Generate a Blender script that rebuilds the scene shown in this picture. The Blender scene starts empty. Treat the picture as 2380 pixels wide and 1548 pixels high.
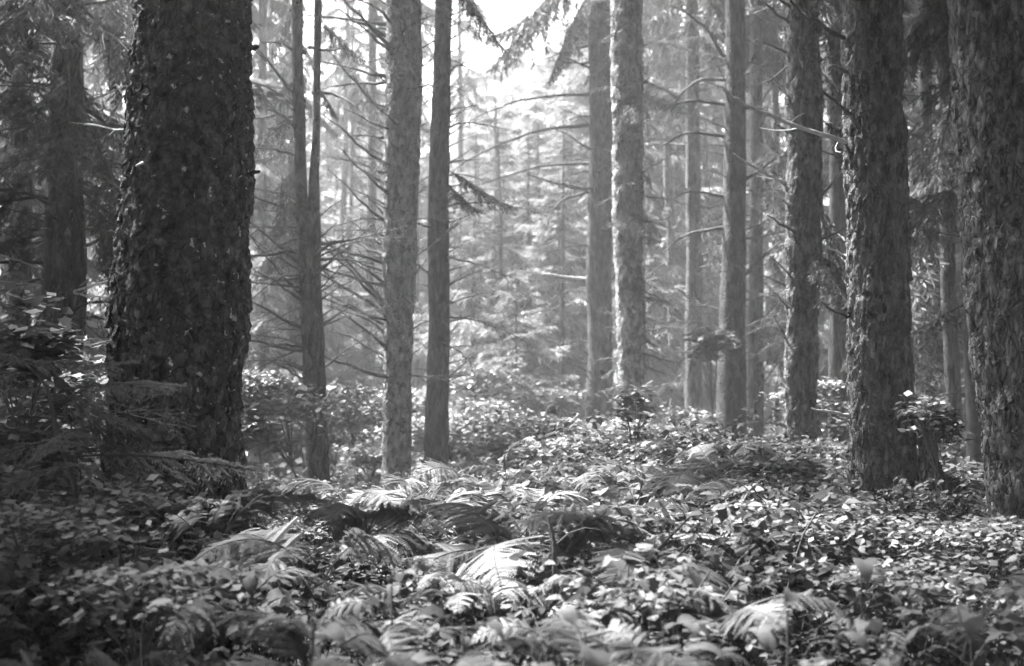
import bpy, math, random
import numpy as np
from mathutils import Vector, Matrix, Euler

# ------------------------------------------------------------------ camera, sky, sun, exposure
S = bpy.context.scene
COL = S.collection
CAM_H = 1.3
FPX, CXP, CYP = 3305.0, 1190.0, 774.0          # focal length and centre in the units of a 2380 x 1548 picture
PITCH = math.atan(186.0 / FPX)
cam_d = bpy.data.cameras.new('camera')
cam = bpy.data.objects.new('camera', cam_d)
COL.objects.link(cam)
cam.location = (0, 0, CAM_H)
cam.rotation_euler = (math.pi / 2 + PITCH, 0, 0)
cam_d.sensor_width = 36
cam_d.lens = 36 * FPX / 2380
cam_d.clip_start = 0.05
cam_d.clip_end = 600
cam_d.dof.use_dof = True
cam_d.dof.focus_distance = 7.0
cam_d.dof.aperture_fstop = 2.8
S.camera = cam

SUN_EL, SUN_AZ = math.radians(60), math.radians(-50)       # azimuth from +Y towards +X
sun_vec = Vector((math.sin(SUN_AZ) * math.cos(SUN_EL), math.cos(SUN_AZ) * math.cos(SUN_EL), math.sin(SUN_EL)))
w = bpy.data.worlds.new('World')
S.world = w
w.use_nodes = True
nt = w.node_tree
nt.nodes.clear()
sky = nt.nodes.new('ShaderNodeTexSky')
sky.sky_type = 'NISHITA'
sky.sun_disc = False
sky.sun_elevation = SUN_EL
sky.sun_rotation = SUN_AZ
sky.dust_density = 4.0
bw = nt.nodes.new('ShaderNodeRGBToBW')                      # black and white film
bg = nt.nodes.new('ShaderNodeBackground')
bg.inputs['Strength'].default_value = 0.05
wo = nt.nodes.new('ShaderNodeOutputWorld')
nt.links.new(sky.outputs[0], bw.inputs[0])
nt.links.new(bw.outputs[0], bg.inputs['Color'])
nt.links.new(bg.outputs[0], wo.inputs['Surface'])
sl = bpy.data.lights.new('sun', 'SUN')
sl.energy = 5.0
sl.angle = math.radians(8)
sl.color = (1, 1, 1)
so = bpy.data.objects.new('sun', sl)
COL.objects.link(so)
so.rotation_euler = sun_vec.to_track_quat('Z', 'Y').to_euler()
S.view_settings.view_transform = 'Standard'
S.view_settings.look = 'None'
S.view_settings.gamma = 1
S.view_settings.use_curve_mapping = False
S.view_settings.exposure = 3.6
S.cycles.max_bounces = 6
S.cycles.diffuse_bounces = 2
S.cycles.transmission_bounces = 3
S.cycles.volume_bounces = 1
S.cycles.use_denoising = True
S.cycles.denoiser = 'OPENIMAGEDENOISE'
S.cycles.denoising_input_passes = 'RGB_ALBEDO_NORMAL'
S.cycles.denoising_prefilter = 'NONE'

RNG = np.random.default_rng(7)
random.seed(7)

# ------------------------------------------------------------------ numeric helpers
def ray(px, py):
    u, v = (px - CXP) / FPX, (CYP - py) / FPX
    return np.array([u, math.cos(PITCH) - v * math.sin(PITCH), math.sin(PITCH) + v * math.cos(PITCH)])
def P(px, py, d):
    r = ray(px, py)
    return np.array([0, 0, CAM_H]) + r * (d / r[1])

def smooth(a, b, t):
    t = np.clip((t - a) / (b - a), 0, 1)
    return t * t * (3 - 2 * t)

def _hash(ix, iy, iz, s=0):
    h = (ix.astype(np.int64) * 374761393 + iy.astype(np.int64) * 668265263 + iz.astype(np.int64) * 2147483647 + s * 974634541) & 0xffffffff
    h = ((h ^ (h >> 13)) * 1274126177) & 0xffffffff
    h = ((h ^ (h >> 16)) * 2246822519) & 0xffffffff
    return ((h ^ (h >> 15)) & 0xffffff) / float(0x1000000)

def vnoise(p, s=0):
    i = np.floor(p).astype(np.int64)
    f = p - i
    f = f * f * (3 - 2 * f)
    out = 0
    for dx in (0, 1):
        wx = f[:, 0] if dx else 1 - f[:, 0]
        for dy in (0, 1):
            wy = f[:, 1] if dy else 1 - f[:, 1]
            for dz in (0, 1):
                wz = f[:, 2] if dz else 1 - f[:, 2]
                out = out + wx * wy * wz * _hash(i[:, 0] + dx, i[:, 1] + dy, i[:, 2] + dz, s)
    return out * 2 - 1

def fbm(p, s=0, o=3):
    a, r = 1.0, 0
    for k in range(o):
        r = r + a * vnoise(p * (2 ** k), s + k)
        a *= 0.5
    return r

def voronoi(p, s=0):
    i = np.floor(p).astype(np.int64)
    n = len(p)
    f1 = np.full(n, 9.0); f2 = np.full(n, 9.0); cid = np.zeros(n); cz = np.zeros(n)
    for dx in (-1, 0, 1):
        for dy in (-1, 0, 1):
            for dz in (-1, 0, 1):
                a, b, c = i[:, 0] + dx, i[:, 1] + dy, i[:, 2] + dz
                q = np.stack([a + _hash(a, b, c, s), b + _hash(a, b, c, s + 1), c + _hash(a, b, c, s + 2)], 1)
                d = np.sqrt(((q - p) ** 2).sum(1))
                near = d < f1
                f2 = np.where(near, f1, np.minimum(f2, d))
                cid = np.where(near, _hash(a, b, c, s + 3), cid)
                cz = np.where(near, p[:, 2] - q[:, 2], cz)
                f1 = np.where(near, d, f1)
    return f1, f2, cid, cz

def rotz(a):
    c, s = math.cos(a), math.sin(a)
    return np.array([[c, -s, 0], [s, c, 0], [0, 0, 1.0]])
def roty(a):
    c, s = math.cos(a), math.sin(a)
    return np.array([[c, 0, s], [0, 1, 0], [-s, 0, c]])
def rotx(a):
    c, s = math.cos(a), math.sin(a)
    return np.array([[1, 0, 0], [0, c, -s], [0, s, c]])

class MB:
    """collects vertices, quads and triangles with material slots"""
    def __init__(self):
        self.v, self.q, self.t, self.n = [], [], [], 0
        self.qm, self.tm = [], []
    def add(self, v, q=None, t=None, m=0, R=None, T=None):
        v = np.asarray(v, float)
        if R is not None: v = v @ R.T
        if T is not None: v = v + np.asarray(T)
        if q is not None and len(q):
            self.q.append(np.asarray(q, np.int64) + self.n); self.qm.append(np.full(len(q), m))
        if t is not None and len(t):
            self.t.append(np.asarray(t, np.int64) + self.n); self.tm.append(np.full(len(t), m))
        self.v.append(v); self.n += len(v)
        return self
    def arrays(self):
        v = np.concatenate(self.v) if self.v else np.zeros((0, 3))
        q = np.concatenate(self.q) if self.q else np.zeros((0, 4), np.int64)
        t = np.concatenate(self.t) if self.t else np.zeros((0, 3), np.int64)
        qm = np.concatenate(self.qm) if self.qm else np.zeros(0, int)
        tm = np.concatenate(self.tm) if self.tm else np.zeros(0, int)
        return v, q, t, qm, tm
    def merge(self, arr, R=None, T=None):
        v, q, t, qm, tm = arr
        if R is not None: v = v @ R.T
        if T is not None: v = v + np.asarray(T)
        if len(q): self.q.append(q + self.n); self.qm.append(qm)
        if len(t): self.t.append(t + self.n); self.tm.append(tm)
        self.v.append(v); self.n += len(v)
    def mesh(self, name, mats, smooth_shade=False):
        v, q, t, qm, tm = self.arrays()
        me = bpy.data.meshes.new(name)
        me.vertices.add(len(v)); me.vertices.foreach_set('co', v.astype(np.float32).ravel())
        nl = len(q) * 4 + len(t) * 3
        me.loops.add(nl)
        me.loops.foreach_set('vertex_index', np.concatenate([q.ravel(), t.ravel()]).astype(np.int32))
        me.polygons.add(len(q) + len(t))
        ls = np.concatenate([np.arange(len(q)) * 4, len(q) * 4 + np.arange(len(t)) * 3]).astype(np.int32)
        me.polygons.foreach_set('loop_start', ls)
        me.polygons.foreach_set('material_index', np.concatenate([qm, tm]).astype(np.int32))
        me.polygons.foreach_set('use_smooth', np.full(len(q) + len(t), smooth_shade))
        for m in mats: me.materials.append(m)
        me.update(calc_edges=True)
        me.validate()
        return me

def tube(path, rad, segs=6, cap=True, bump=0.0, seed=0):
    path = np.asarray(path, float); n = len(path)
    tan = np.gradient(path, axis=0)
    tan /= np.linalg.norm(tan, axis=1)[:, None] + 1e-9
    ref = np.array([0, 0, 1.0]) if abs(tan[0][2]) < 0.8 else np.array([1.0, 0, 0])
    u = np.cross(tan, ref); u /= np.linalg.norm(u, axis=1)[:, None] + 1e-9
    w_ = np.cross(tan, u)
    a = np.arange(segs) * 2 * math.pi / segs
    rr = np.asarray(rad, float)[:, None] * np.ones(segs)[None]
    if bump:
        rr = rr * (1 + bump * (np.random.default_rng(seed).random(rr.shape) - 0.5))
    v = path[:, None] + rr[:, :, None] * (np.cos(a)[None, :, None] * u[:, None] + np.sin(a)[None, :, None] * w_[:, None])
    v = v.reshape(-1, 3)
    i = np.arange(n - 1)[:, None] * segs + np.arange(segs)[None]
    j = np.arange(n - 1)[:, None] * segs + (np.arange(segs)[None] + 1) % segs
    q = np.stack([i, j, j + segs, i + segs], -1).reshape(-1, 4)
    t = None
    if cap:
        v = np.concatenate([v, path[-1:] + tan[-1:] * rad[-1]])
        k = (n - 1) * segs
        t = np.array([[k + s, k + (s + 1) % segs, n * segs] for s in range(segs)])
    return v, q, t

# ------------------------------------------------------------------ materials (grey: the photograph is black and white film)
def mat(name, lo, hi, scale=8.0, stretch=(1, 1, 1), bump=0.3, bump_scale=None, rough=0.9, trans=0.0, specks=None, spec=0.2, per_object=0.0, bump_dist=0.01, vor=None):
    m = bpy.data.materials.new(name)
    m.use_nodes = True
    t = m.node_tree; t.nodes.clear(); L = t.links.new
    out = t.nodes.new('ShaderNodeOutputMaterial')
    tc = t.nodes.new('ShaderNodeTexCoord')
    mp = t.nodes.new('ShaderNodeMapping'); mp.inputs['Scale'].default_value = stretch
    L(tc.outputs['Object'], mp.inputs[0])
    n1 = t.nodes.new('ShaderNodeTexNoise'); n1.inputs['Scale'].default_value = scale
    n1.inputs['Detail'].default_value = 6; n1.inputs['Roughness'].default_value = 0.65
    L(mp.outputs[0], n1.inputs['Vector'])
    ramp = t.nodes.new('ShaderNodeValToRGB')
    ramp.color_ramp.elements[0].position = 0.32; ramp.color_ramp.elements[0].color = (lo, lo, lo, 1)
    ramp.color_ramp.elements[1].position = 0.7; ramp.color_ramp.elements[1].color = (hi, hi, hi, 1)
    L(n1.outputs[0], ramp.inputs[0])
    colr = ramp.outputs[0]
    if vor:                                                     # plates of bark: each its own tone, a crack round each
        wn = t.nodes.new('ShaderNodeTexNoise'); wn.inputs['Scale'].default_value = 25; L(tc.outputs['Object'], wn.inputs['Vector'])
        wa = t.nodes.new('ShaderNodeVectorMath'); wa.operation = 'MULTIPLY_ADD'; wa.inputs[1].default_value = (.035, .035, .035)
        L(wn.outputs['Color'], wa.inputs[0]); L(tc.outputs['Object'], wa.inputs[2])
        mv = t.nodes.new('ShaderNodeMapping'); mv.inputs['Scale'].default_value = vor[:3]; L(wa.outputs[0], mv.inputs[0])
        ve = t.nodes.new('ShaderNodeTexVoronoi'); ve.feature = 'DISTANCE_TO_EDGE'; ve.inputs['Scale'].default_value = 1; L(mv.outputs[0], ve.inputs['Vector'])
        vc = t.nodes.new('ShaderNodeTexVoronoi'); vc.inputs['Scale'].default_value = 1; L(mv.outputs[0], vc.inputs['Vector'])
        vb = t.nodes.new('ShaderNodeRGBToBW'); L(vc.outputs['Color'], vb.inputs[0])
        vm = t.nodes.new('ShaderNodeMapRange'); vm.inputs['To Min'].default_value = .45; vm.inputs['To Max'].default_value = 1.6; L(vb.outputs[0], vm.inputs[0])
        mx = t.nodes.new('ShaderNodeMix'); mx.data_type = 'RGBA'; mx.blend_type = 'MULTIPLY'; mx.inputs[0].default_value = 1
        L(colr, mx.inputs[6]); L(vm.outputs[0], mx.inputs[7]); colr = mx.outputs[2]
    if per_object:
        oi = t.nodes.new('ShaderNodeObjectInfo')
        mr = t.nodes.new('ShaderNodeMapRange'); mr.inputs['To Min'].default_value = 1 - per_object; mr.inputs['To Max'].default_value = 1 + per_object
        L(oi.outputs['Random'], mr.inputs[0])
        mx = t.nodes.new('ShaderNodeMix'); mx.data_type = 'RGBA'; mx.blend_type = 'MULTIPLY'; mx.inputs[0].default_value = 1
        L(colr, mx.inputs[6]); L(mr.outputs[0], mx.inputs[7]); colr = mx.outputs[2]
    if specks:
        sc, th, val = specks
        n2 = t.nodes.new('ShaderNodeTexNoise'); n2.inputs['Scale'].default_value = sc; n2.inputs['Detail'].default_value = 3
        L(tc.outputs['Object'], n2.inputs['Vector'])
        r2 = t.nodes.new('ShaderNodeValToRGB')
        r2.color_ramp.elements[0].position = th; r2.color_ramp.elements[1].position = th + 0.04
        L(n2.outputs[0], r2.inputs[0])
        mx = t.nodes.new('ShaderNodeMix'); mx.data_type = 'RGBA'
        L(r2.outputs[0], mx.inputs[0]); L(colr, mx.inputs[6]); mx.inputs[7].default_value = (val, val, val, 1)
        colr = mx.outputs[2]
    if trans:
        df = t.nodes.new('ShaderNodeBsdfDiffuse'); tr = t.nodes.new('ShaderNodeBsdfTranslucent')
        gl = t.nodes.new('ShaderNodeBsdfGlossy'); gl.inputs['Roughness'].default_value = 0.6; gl.inputs['Color'].default_value = (.6, .6, .6, 1)
        L(colr, df.inputs[0]); L(colr, tr.inputs[0])
        ms = t.nodes.new('ShaderNodeMixShader'); ms.inputs[0].default_value = trans
        L(df.outputs[0], ms.inputs[1]); L(tr.outputs[0], ms.inputs[2])
        m2 = t.nodes.new('ShaderNodeMixShader'); m2.inputs[0].default_value = spec * 0.25
        L(ms.outputs[0], m2.inputs[1]); L(gl.outputs[0], m2.inputs[2])
        L(m2.outputs[0], out.inputs['Surface'])
    else:
        bs = t.nodes.new('ShaderNodeBsdfPrincipled')
        bs.inputs['Roughness'].default_value = rough
        bs.inputs['Specular IOR Level'].default_value = spec
        L(colr, bs.inputs['Base Color'])
        if bump:
            n3 = t.nodes.new('ShaderNodeTexNoise'); n3.inputs['Scale'].default_value = bump_scale or scale * 3
            n3.inputs['Detail'].default_value = 5
            L(mp.outputs[0], n3.inputs['Vector'])
            bp = t.nodes.new('ShaderNodeBump'); bp.inputs['Strength'].default_value = bump; bp.inputs['Distance'].default_value = bump_dist
            L(n3.outputs[0], bp.inputs['Height']); nrm = bp.outputs[0]
            if vor:
                er = t.nodes.new('ShaderNodeMapRange'); er.inputs['From Max'].default_value = .16; L(ve.outputs['Distance'], er.inputs[0])
                ad = t.nodes.new('ShaderNodeMath'); ad.operation = 'MULTIPLY_ADD'; ad.inputs[1].default_value = .6
                L(vb.outputs[0], ad.inputs[0]); L(er.outputs[0], ad.inputs[2])
                b2 = t.nodes.new('ShaderNodeBump'); b2.inputs['Strength'].default_value = vor[3]; b2.inputs['Distance'].default_value = .012
                L(ad.outputs[0], b2.inputs['Height']); L(nrm, b2.inputs['Normal']); nrm = b2.outputs[0]
            L(nrm, bs.inputs['Normal'])
        L(bs.outputs[0], out.inputs['Surface'])
    return m

M_plate = mat('scaly_dark_bark', 0.014, 0.13, 26, (1, 1, .7), 1.0, 70, specks=(22, 0.655, 0.5), vor=(24, 24, 17, 1.0))
M_rough = mat('shaggy_grey_bark', 0.03, 0.21, 22, (1, 1, .4), 1.0, 60, vor=(34, 34, 12, 1.0))
M_bark = mat('grey_bark', 0.03, 0.12, 14, (1, 1, .35), 0.8, 50, per_object=.2, vor=(30, 30, 9, .8))
M_pale = mat('pale_lichened_bark', 0.08, 0.30, 18, (1, 1, .5), 0.8, 45, specks=(28, 0.60, 0.06), vor=(30, 30, 16, .9))
M_smooth = mat('smooth_grey_bark', 0.025, 0.085, 16, (1, 1, .35), 0.8, 60, per_object=.15, vor=(36, 36, 12, .7))
M_dead = mat('dead_wood', 0.035, 0.10, 20, (1, 1, 1), 0.4, 60, per_object=.35)
M_bleach = mat('bleached_dead_wood', 0.30, 0.55, 20, (1, 1, 1), 0.4, 60)
M_stem = mat('dark_stem', 0.05, 0.11, 20)
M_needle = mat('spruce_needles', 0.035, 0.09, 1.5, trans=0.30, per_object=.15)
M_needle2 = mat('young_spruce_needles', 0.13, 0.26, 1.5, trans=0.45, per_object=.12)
M_leaf = mat('bramble_leaf', 0.045, 0.13, 3, trans=0.30, per_object=.25, spec=.15)
M_fern = mat('fern_frond', 0.08, 0.15, 9, trans=0.38, per_object=.15, spec=.3)
M_shrub = mat('shrub_leaf', 0.065, 0.14, 2, trans=0.35, per_object=.1, spec=.4)
M_ground = mat('forest_floor', 0.012, 0.04, 3, (1, 1, 1), 0.8, 20)
M_moss = mat('moss', 0.03, 0.07, 20, bump=.8, bump_scale=80)

# ------------------------------------------------------------------ object helpers
def link(o, parent=None):
    COL.objects.link(o)
    if parent is not None: o.parent = parent
    return o
def obj(name, me, parent=None, loc=(0, 0, 0), rot=None, scale=None):
    o = bpy.data.objects.new(name, me)
    link(o, parent)
    o.location = loc
    if rot is not None: o.rotation_euler = rot
    if scale is not None: o.scale = scale if hasattr(scale, '__len__') else (scale,) * 3
    return o
def thing(name, label, cat, loc, group=None, rz=0.0):
    o = bpy.data.objects.new(name, None)
    o.empty_display_size = 0.1
    link(o); o.location = loc; o.rotation_euler = (0, 0, rz)
    o['label'] = label; o['category'] = cat
    if group: o['group'] = group
    return o

# ------------------------------------------------------------------ ground
def gh(x, y):
    x = np.asarray(x, float); y = np.asarray(y, float)
    z = 0.22 * smooth(1.5, 7.5, y) - 0.12 * smooth(10, 18, y)
    z = z + 0.32 * np.exp(-(((x - 1.3) / 2.2) ** 2 + ((y - 9.2) / 1.6) ** 2))
    p = np.stack([x.ravel() * .6, y.ravel() * .6, np.zeros(x.size)], 1)
    return z + 0.05 * vnoise(p, 3).reshape(x.shape) + 0.4 * vnoise(p * .08, 5).reshape(x.shape) * smooth(14, 40, np.hypot(x, y - 5))
g = np.sinh(np.linspace(-3.6, 3.6, 190)) / math.sinh(3.6) * 78
gx, gy = np.meshgrid(g, g + 6, indexing='ij')
gv = np.stack([gx, gy, gh(gx, gy)], -1).reshape(-1, 3)
n = len(g)
ii = (np.arange(n - 1)[:, None] * n + np.arange(n - 1)[None]).ravel()
mb = MB(); mb.add(gv, np.stack([ii, ii + n, ii + n + 1, ii + 1], 1))
ground = obj('ground', mb.mesh('ground', [M_ground], True)); ground['kind'] = 'structure'

# ------------------------------------------------------------------ foliage pieces
def sprays(pos, dirs, length, width, rng):
    """flat diamond sprays of needles at pos along dirs -> vertices, quads"""
    n = len(pos)
    d = dirs / (np.linalg.norm(dirs, axis=1)[:, None] + 1e-9)
    r = rng.normal(size=(n, 3)); r[:, 2] *= .6
    s = np.cross(d, r); s /= np.linalg.norm(s, axis=1)[:, None] + 1e-9
    l = (length * (0.6 + 0.8 * rng.random(n)))[:, None]; wd = (width * (0.6 + 0.8 * rng.random(n)))[:, None]
    mid = pos + d * l * .45
    tip = pos + d * l + np.array([0, 0, -0.12]) * l
    v = np.stack([pos, mid + s * wd * .5, tip, mid - s * wd * .5], 1).reshape(-1, 3)
    return v, np.arange(n * 4).reshape(n, 4)

def bough(L, sl, sw, droop, rng, hang=0.5, step=None, ratio=.42, wood=0, leaf=1, upturn=.15, axis_r=.011):
    """one conifer bough along +X"""
    b = MB()
    t = np.linspace(0, 1, 9)
    wob = rng.normal(size=2) * .06
    ax = np.stack([t * L, L * (wob[0] * np.sin(t * 3) + wob[1] * t), L * (-droop * t ** 1.4 + upturn * t ** 4)], 1)
    b.add(*tube(ax, axis_r * L / 1.5 * (1 - .8 * t) + .001, 4), m=wood)
    step = step or sl * .8
    ns = max(4, int(L * .88 / step))
    pos, dr = [], []
    for k in range(ns):
        tt = .12 + .88 * (k + rng.random() * .7) / ns
        p = np.array([np.interp(tt, t, ax[:, c]) for c in range(3)])
        l2 = (ratio * L * (1 - tt) ** .8 * min(1, tt * 4) + sl * .7) * (.65 + .6 * rng.random())
        for sd in (-1, 1):
            a = math.radians(38 + 24 * rng.random()) * sd
            hd = hang * (.5 + rng.random())
            m = max(2, int(l2 / (sl * .38)))
            f = (np.arange(m) + rng.random(m) * .5) / m
            q = p + np.stack([np.cos(a) * f * l2, np.sin(a) * f * l2, -hd * f ** 1.5 * l2], 1)
            for s2 in (-1, 0, 1):
                a2 = a + s2 * (.75 + .3 * rng.random(m))
                dd = np.stack([np.cos(a2), np.sin(a2), -hd * .8 - .25 * rng.random(m) + .15 * rng.normal(size=m)], 1)
                pos.append(q + rng.normal(size=q.shape) * sl * .06); dr.append(dd)
    pos = np.concatenate(pos); dr = np.concatenate(dr)
    v, q = sprays(pos, dr, sl, sw, rng)
    b.add(v, q, m=leaf)
    return b.arrays()

def crown(H, R, whorl, per, sl, sw, rng, low_droop=.35, top_up=.3, stem=True, shape=.8, base=.0, keep=1.0, hang=.5):
    """a conifer crown standing on z = 0"""
    b = MB()
    vs = [bough(1.5, sl, sw, .25, rng, hang) for _ in range(5)]
    z = base
    while z < H * .985:
        f = z / H
        Lr = R * (1 - f) ** shape + .15
        if f < .12: Lr *= .75 + 2 * f
        for k in range(per):
            if rng.random() > keep: continue
            L_ = Lr * (.65 + .6 * rng.random()); s = L_ / 1.5
            R_ = rotz(rng.random() * 6.283) @ roty(low_droop * (1 - f) - top_up * f + rng.normal() * .12) @ rotx(rng.normal() * .2)
            v, q, t, qm, tm = vs[rng.integers(5)]
            b.merge((v * np.array([s, max(s, .6), max(s, .6)]), q, t, qm, tm), R_, (0, 0, z + rng.normal() * whorl * .25))
        z += whorl * (.8 + .4 * rng.random())
    if stem:
        tt = np.linspace(0, 1, 7)
        b.add(*tube(np.stack([tt * 0, tt * 0, tt * H], 1), .07 * (1 - tt) + .006, 5), m=0)
    return b

rng = np.random.default_rng(11)
CROWN = [crown(9.5, 1.75, .62, 4, .17, .045, np.random.default_rng(20 + k), stem=False, keep=.7).mesh('crown', [M_dead, M_needle]) for k in range(3)]
CROWND = [crown(10.5, 2.6, .42, 6, .20, .06, np.random.default_rng(25 + k), stem=False, keep=.95).mesh('dense_crown', [M_dead, M_needle]) for k in range(2)]
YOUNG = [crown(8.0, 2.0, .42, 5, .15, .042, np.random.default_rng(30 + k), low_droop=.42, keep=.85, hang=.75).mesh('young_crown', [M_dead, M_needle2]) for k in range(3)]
BOUGH = []
for k in range(5):
    b = MB(); b.merge(bough(1.5, .09, .022, .30 + .1 * k, np.random.default_rng(40 + k), .7, step=.06, ratio=.36)); BOUGH.append(b.mesh('bough', [M_dead, M_needle]))
BOUGHL = []
for k in range(4):
    b = MB(); b.merge(bough(1.5, .10, .024, .30 + .12 * k, np.random.default_rng(50 + k), .8, step=.06, ratio=.36)); BOUGHL.append(b.mesh('young_bough', [M_dead, M_needle2]))

def dead_branch_path(L, bend, rng, n=9):
    t = np.linspace(0, 1, n)
    wv = np.cumsum(rng.normal(size=(n, 2)) * .010, 0); wv[0] = 0
    return np.stack([t * L, wv[:, 0] * L + .02 * L * np.sin(t * 5 * rng.random()), bend * L * t * t + wv[:, 1] * L], 1)

def dead_branch(path, r0, r1, rng, twigs=6, segs=5, tl=.3):
    b = MB()
    path = np.asarray(path, float); n = len(path)
    t = np.linspace(0, 1, n)
    b.add(*tube(path, r0 * (1 - t) ** .8 + r1 + r0 * .5 * np.exp(-t * n * .9), segs, bump=.35, seed=int(rng.integers(1e6))))
    L = np.linalg.norm(np.diff(path, axis=0), axis=1).sum()
    for k in range(twigs):
        tt = .2 + .78 * rng.random()
        i = min(n - 2, int(tt * (n - 1))); f = tt * (n - 1) - i
        p = path[i] * (1 - f) + path[i + 1] * f
        d = path[i + 1] - path[i]; d /= np.linalg.norm(d) + 1e-9
        s = np.cross(d, rng.normal(size=3)); s /= np.linalg.norm(s) + 1e-9
        dd = d * (.5 + .5 * rng.random()) + s * .8
        l = L * tl * (1.1 - tt) * (.3 + rng.random())
        q = np.linspace(0, 1, 4)[:, None]
        pp = p + dd * l * q + rng.normal(size=3) * l * .25 * q * q + np.array([0, 0, -.2]) * l * q * q
        b.add(*tube(pp, np.array([.32, .26, .18, .08]) * r0 * (.6 + .5 * rng.random()) + .0008, 3, cap=False))
    return b

DEAD = []
for k in range(8):
    r_ = np.random.default_rng(60 + k)
    DEAD.append(dead_branch(dead_branch_path(1.0, [-.05, .05, -.14, .10, -.22, .03, -.08, .14][k], r_), .016, .0035, r_, twigs=5 + k % 4).mesh('dead_branch', [M_dead], True))
DEADF = []          # twiggy ones
for k in range(4):
    r_ = np.random.default_rng(80 + k)
    DEADF.append(dead_branch(dead_branch_path(1.0, [-.25, -.1, -.4, .1][k], r_, 11), .010, .002, r_, twigs=26, tl=.45).mesh('twiggy_branch', [M_dead], True))

# ------------------------------------------------------------------ trunks
def trunk_surface(p0, rad_dir, bark, amp):
    """displacement along the radius"""
    if bark == 'plate':
        f1, f2, cid, cz = voronoi(p0 / np.array([.050, .050, .070]) + fbm(p0 * 12, 9, 2)[:, None] * .25, 1)
        e = smooth(.02, .16, f2 - f1)
        d = e * (.006 + .008 * cid) + e * np.clip(-cz, -.5, .6) * .011 + .004 * fbm(p0 * 60, 2) + .014 * fbm(p0 * 6, 4, 2)
        ridge = smooth(-.1, .6, fbm(p0 * np.array([14, 14, 1.6]), 12, 2))
        d = d + ridge * .010
    elif bark == 'shaggy':
        f1, f2, cid, cz = voronoi(p0 / np.array([.026, .026, .095]) + fbm(p0 * 10, 9, 2)[:, None] * .3, 5)
        e = smooth(.0, .2, f2 - f1)
        d = e * (.005 + .013 * cid) + e * np.clip(-cz, -.5, .6) * .010 + .005 * fbm(p0 * np.array([50, 50, 20]), 2) + .010 * fbm(p0 * 6, 4, 2)
        g1, _, gid, _ = voronoi(p0 / np.array([.11, .11, .16]), 15)
        d = d - np.where(gid > .72, smooth(.32, .08, g1) * .016, 0)
    else:
        d = .004 * fbm(p0 * np.array([30, 30, 8]), 2) + .008 * fbm(p0 * 5, 4, 2)
    return d * amp

def trunk_mesh(zs, cx, cy, rr, H, base, hi, dz, seg, bark, amp, mats, flare=.35, seed=0, top_r=.03):
    """zs, cx, cy, rr: known sections in world units; base = root location; the stem goes on to height H"""
    zs, cx, cy, rr = [np.asarray(a, float) for a in (zs, cx, cy, rr)]
    o = np.argsort(zs); zs, cx, cy, rr = zs[o], cx[o], cy[o], rr[o]
    k = min(len(zs) - 1, 1)
    sx = (cx[-1] - cx[0]) / max(zs[-1] - zs[0], .5); sy = (cy[-1] - cy[0]) / max(zs[-1] - zs[0], .5)
    zs = np.append(zs, H); cx = np.append(cx, cx[-1] + .7 * sx * (H - zs[-2])); cy = np.append(cy, cy[-1] + .7 * sy * (H - zs[-2])); rr = np.append(rr, top_r)
    zg = base[2]
    z = np.concatenate([np.arange(zg - .15, hi, dz), np.arange(hi, H, .4), [H]])
    th = np.arange(seg) * 2 * math.pi / seg
    C = np.stack([np.interp(z, zs, cx), np.interp(z, zs, cy)], 1)
    wz = np.stack([0 * z + seed, z * .9, 0 * z], 1)
    C = C + rr[0] * (.05 if bark == 'plate' else .16) * np.stack([vnoise(wz, 21), vnoise(wz, 22)], 1)
    lo = z < zs[0]
    C[lo, 0] -= sx * (zs[0] - z[lo]); C[lo, 1] -= sy * (zs[0] - z[lo])
    R_ = np.interp(z, zs, rr) * (1 + .05 * vnoise(np.stack([z * 2.2, 0 * z + seed, 0 * z], 1), 23))
    R_ = R_ * (1 + flare * np.exp(-np.maximum(z - zg, 0) / .22))
    ct, st = np.cos(th), np.sin(th)
    lob = 1 + .03 * np.sin(th * 3 + seed)[None] + flare * .25 * np.exp(-np.maximum(z - zg, 0) / .25)[:, None] * np.sin(th * 5 + seed * 2)[None]
    RR = R_[:, None] * lob
    p0 = np.stack([C[:, 0:1] + RR * ct[None], C[:, 1:2] + RR * st[None], z[:, None] + 0 * RR], -1)
    d = trunk_surface(p0.reshape(-1, 3) + seed * 3.7, None, bark, amp).reshape(RR.shape)
    RR = RR + d
    v = np.stack([C[:, 0:1] + RR * ct[None] - base[0], C[:, 1:2] + RR * st[None] - base[1], z[:, None] - base[2] + 0 * RR], -1).reshape(-1, 3)
    nz = len(z)
    i = np.arange(nz - 1)[:, None] * seg + np.arange(seg)[None]
    j = np.arange(nz - 1)[:, None] * seg + (np.arange(seg)[None] + 1) % seg
    b = MB(); b.add(v, np.stack([i, j, j + seg, i + seg], -1).reshape(-1, 4))
    def axis(zq):
        return np.array([np.interp(zq, z, C[:, 0]), np.interp(zq, z, C[:, 1]), zq]), float(np.interp(zq, z, R_))
    return b.mesh('trunk', mats, True), axis

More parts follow.
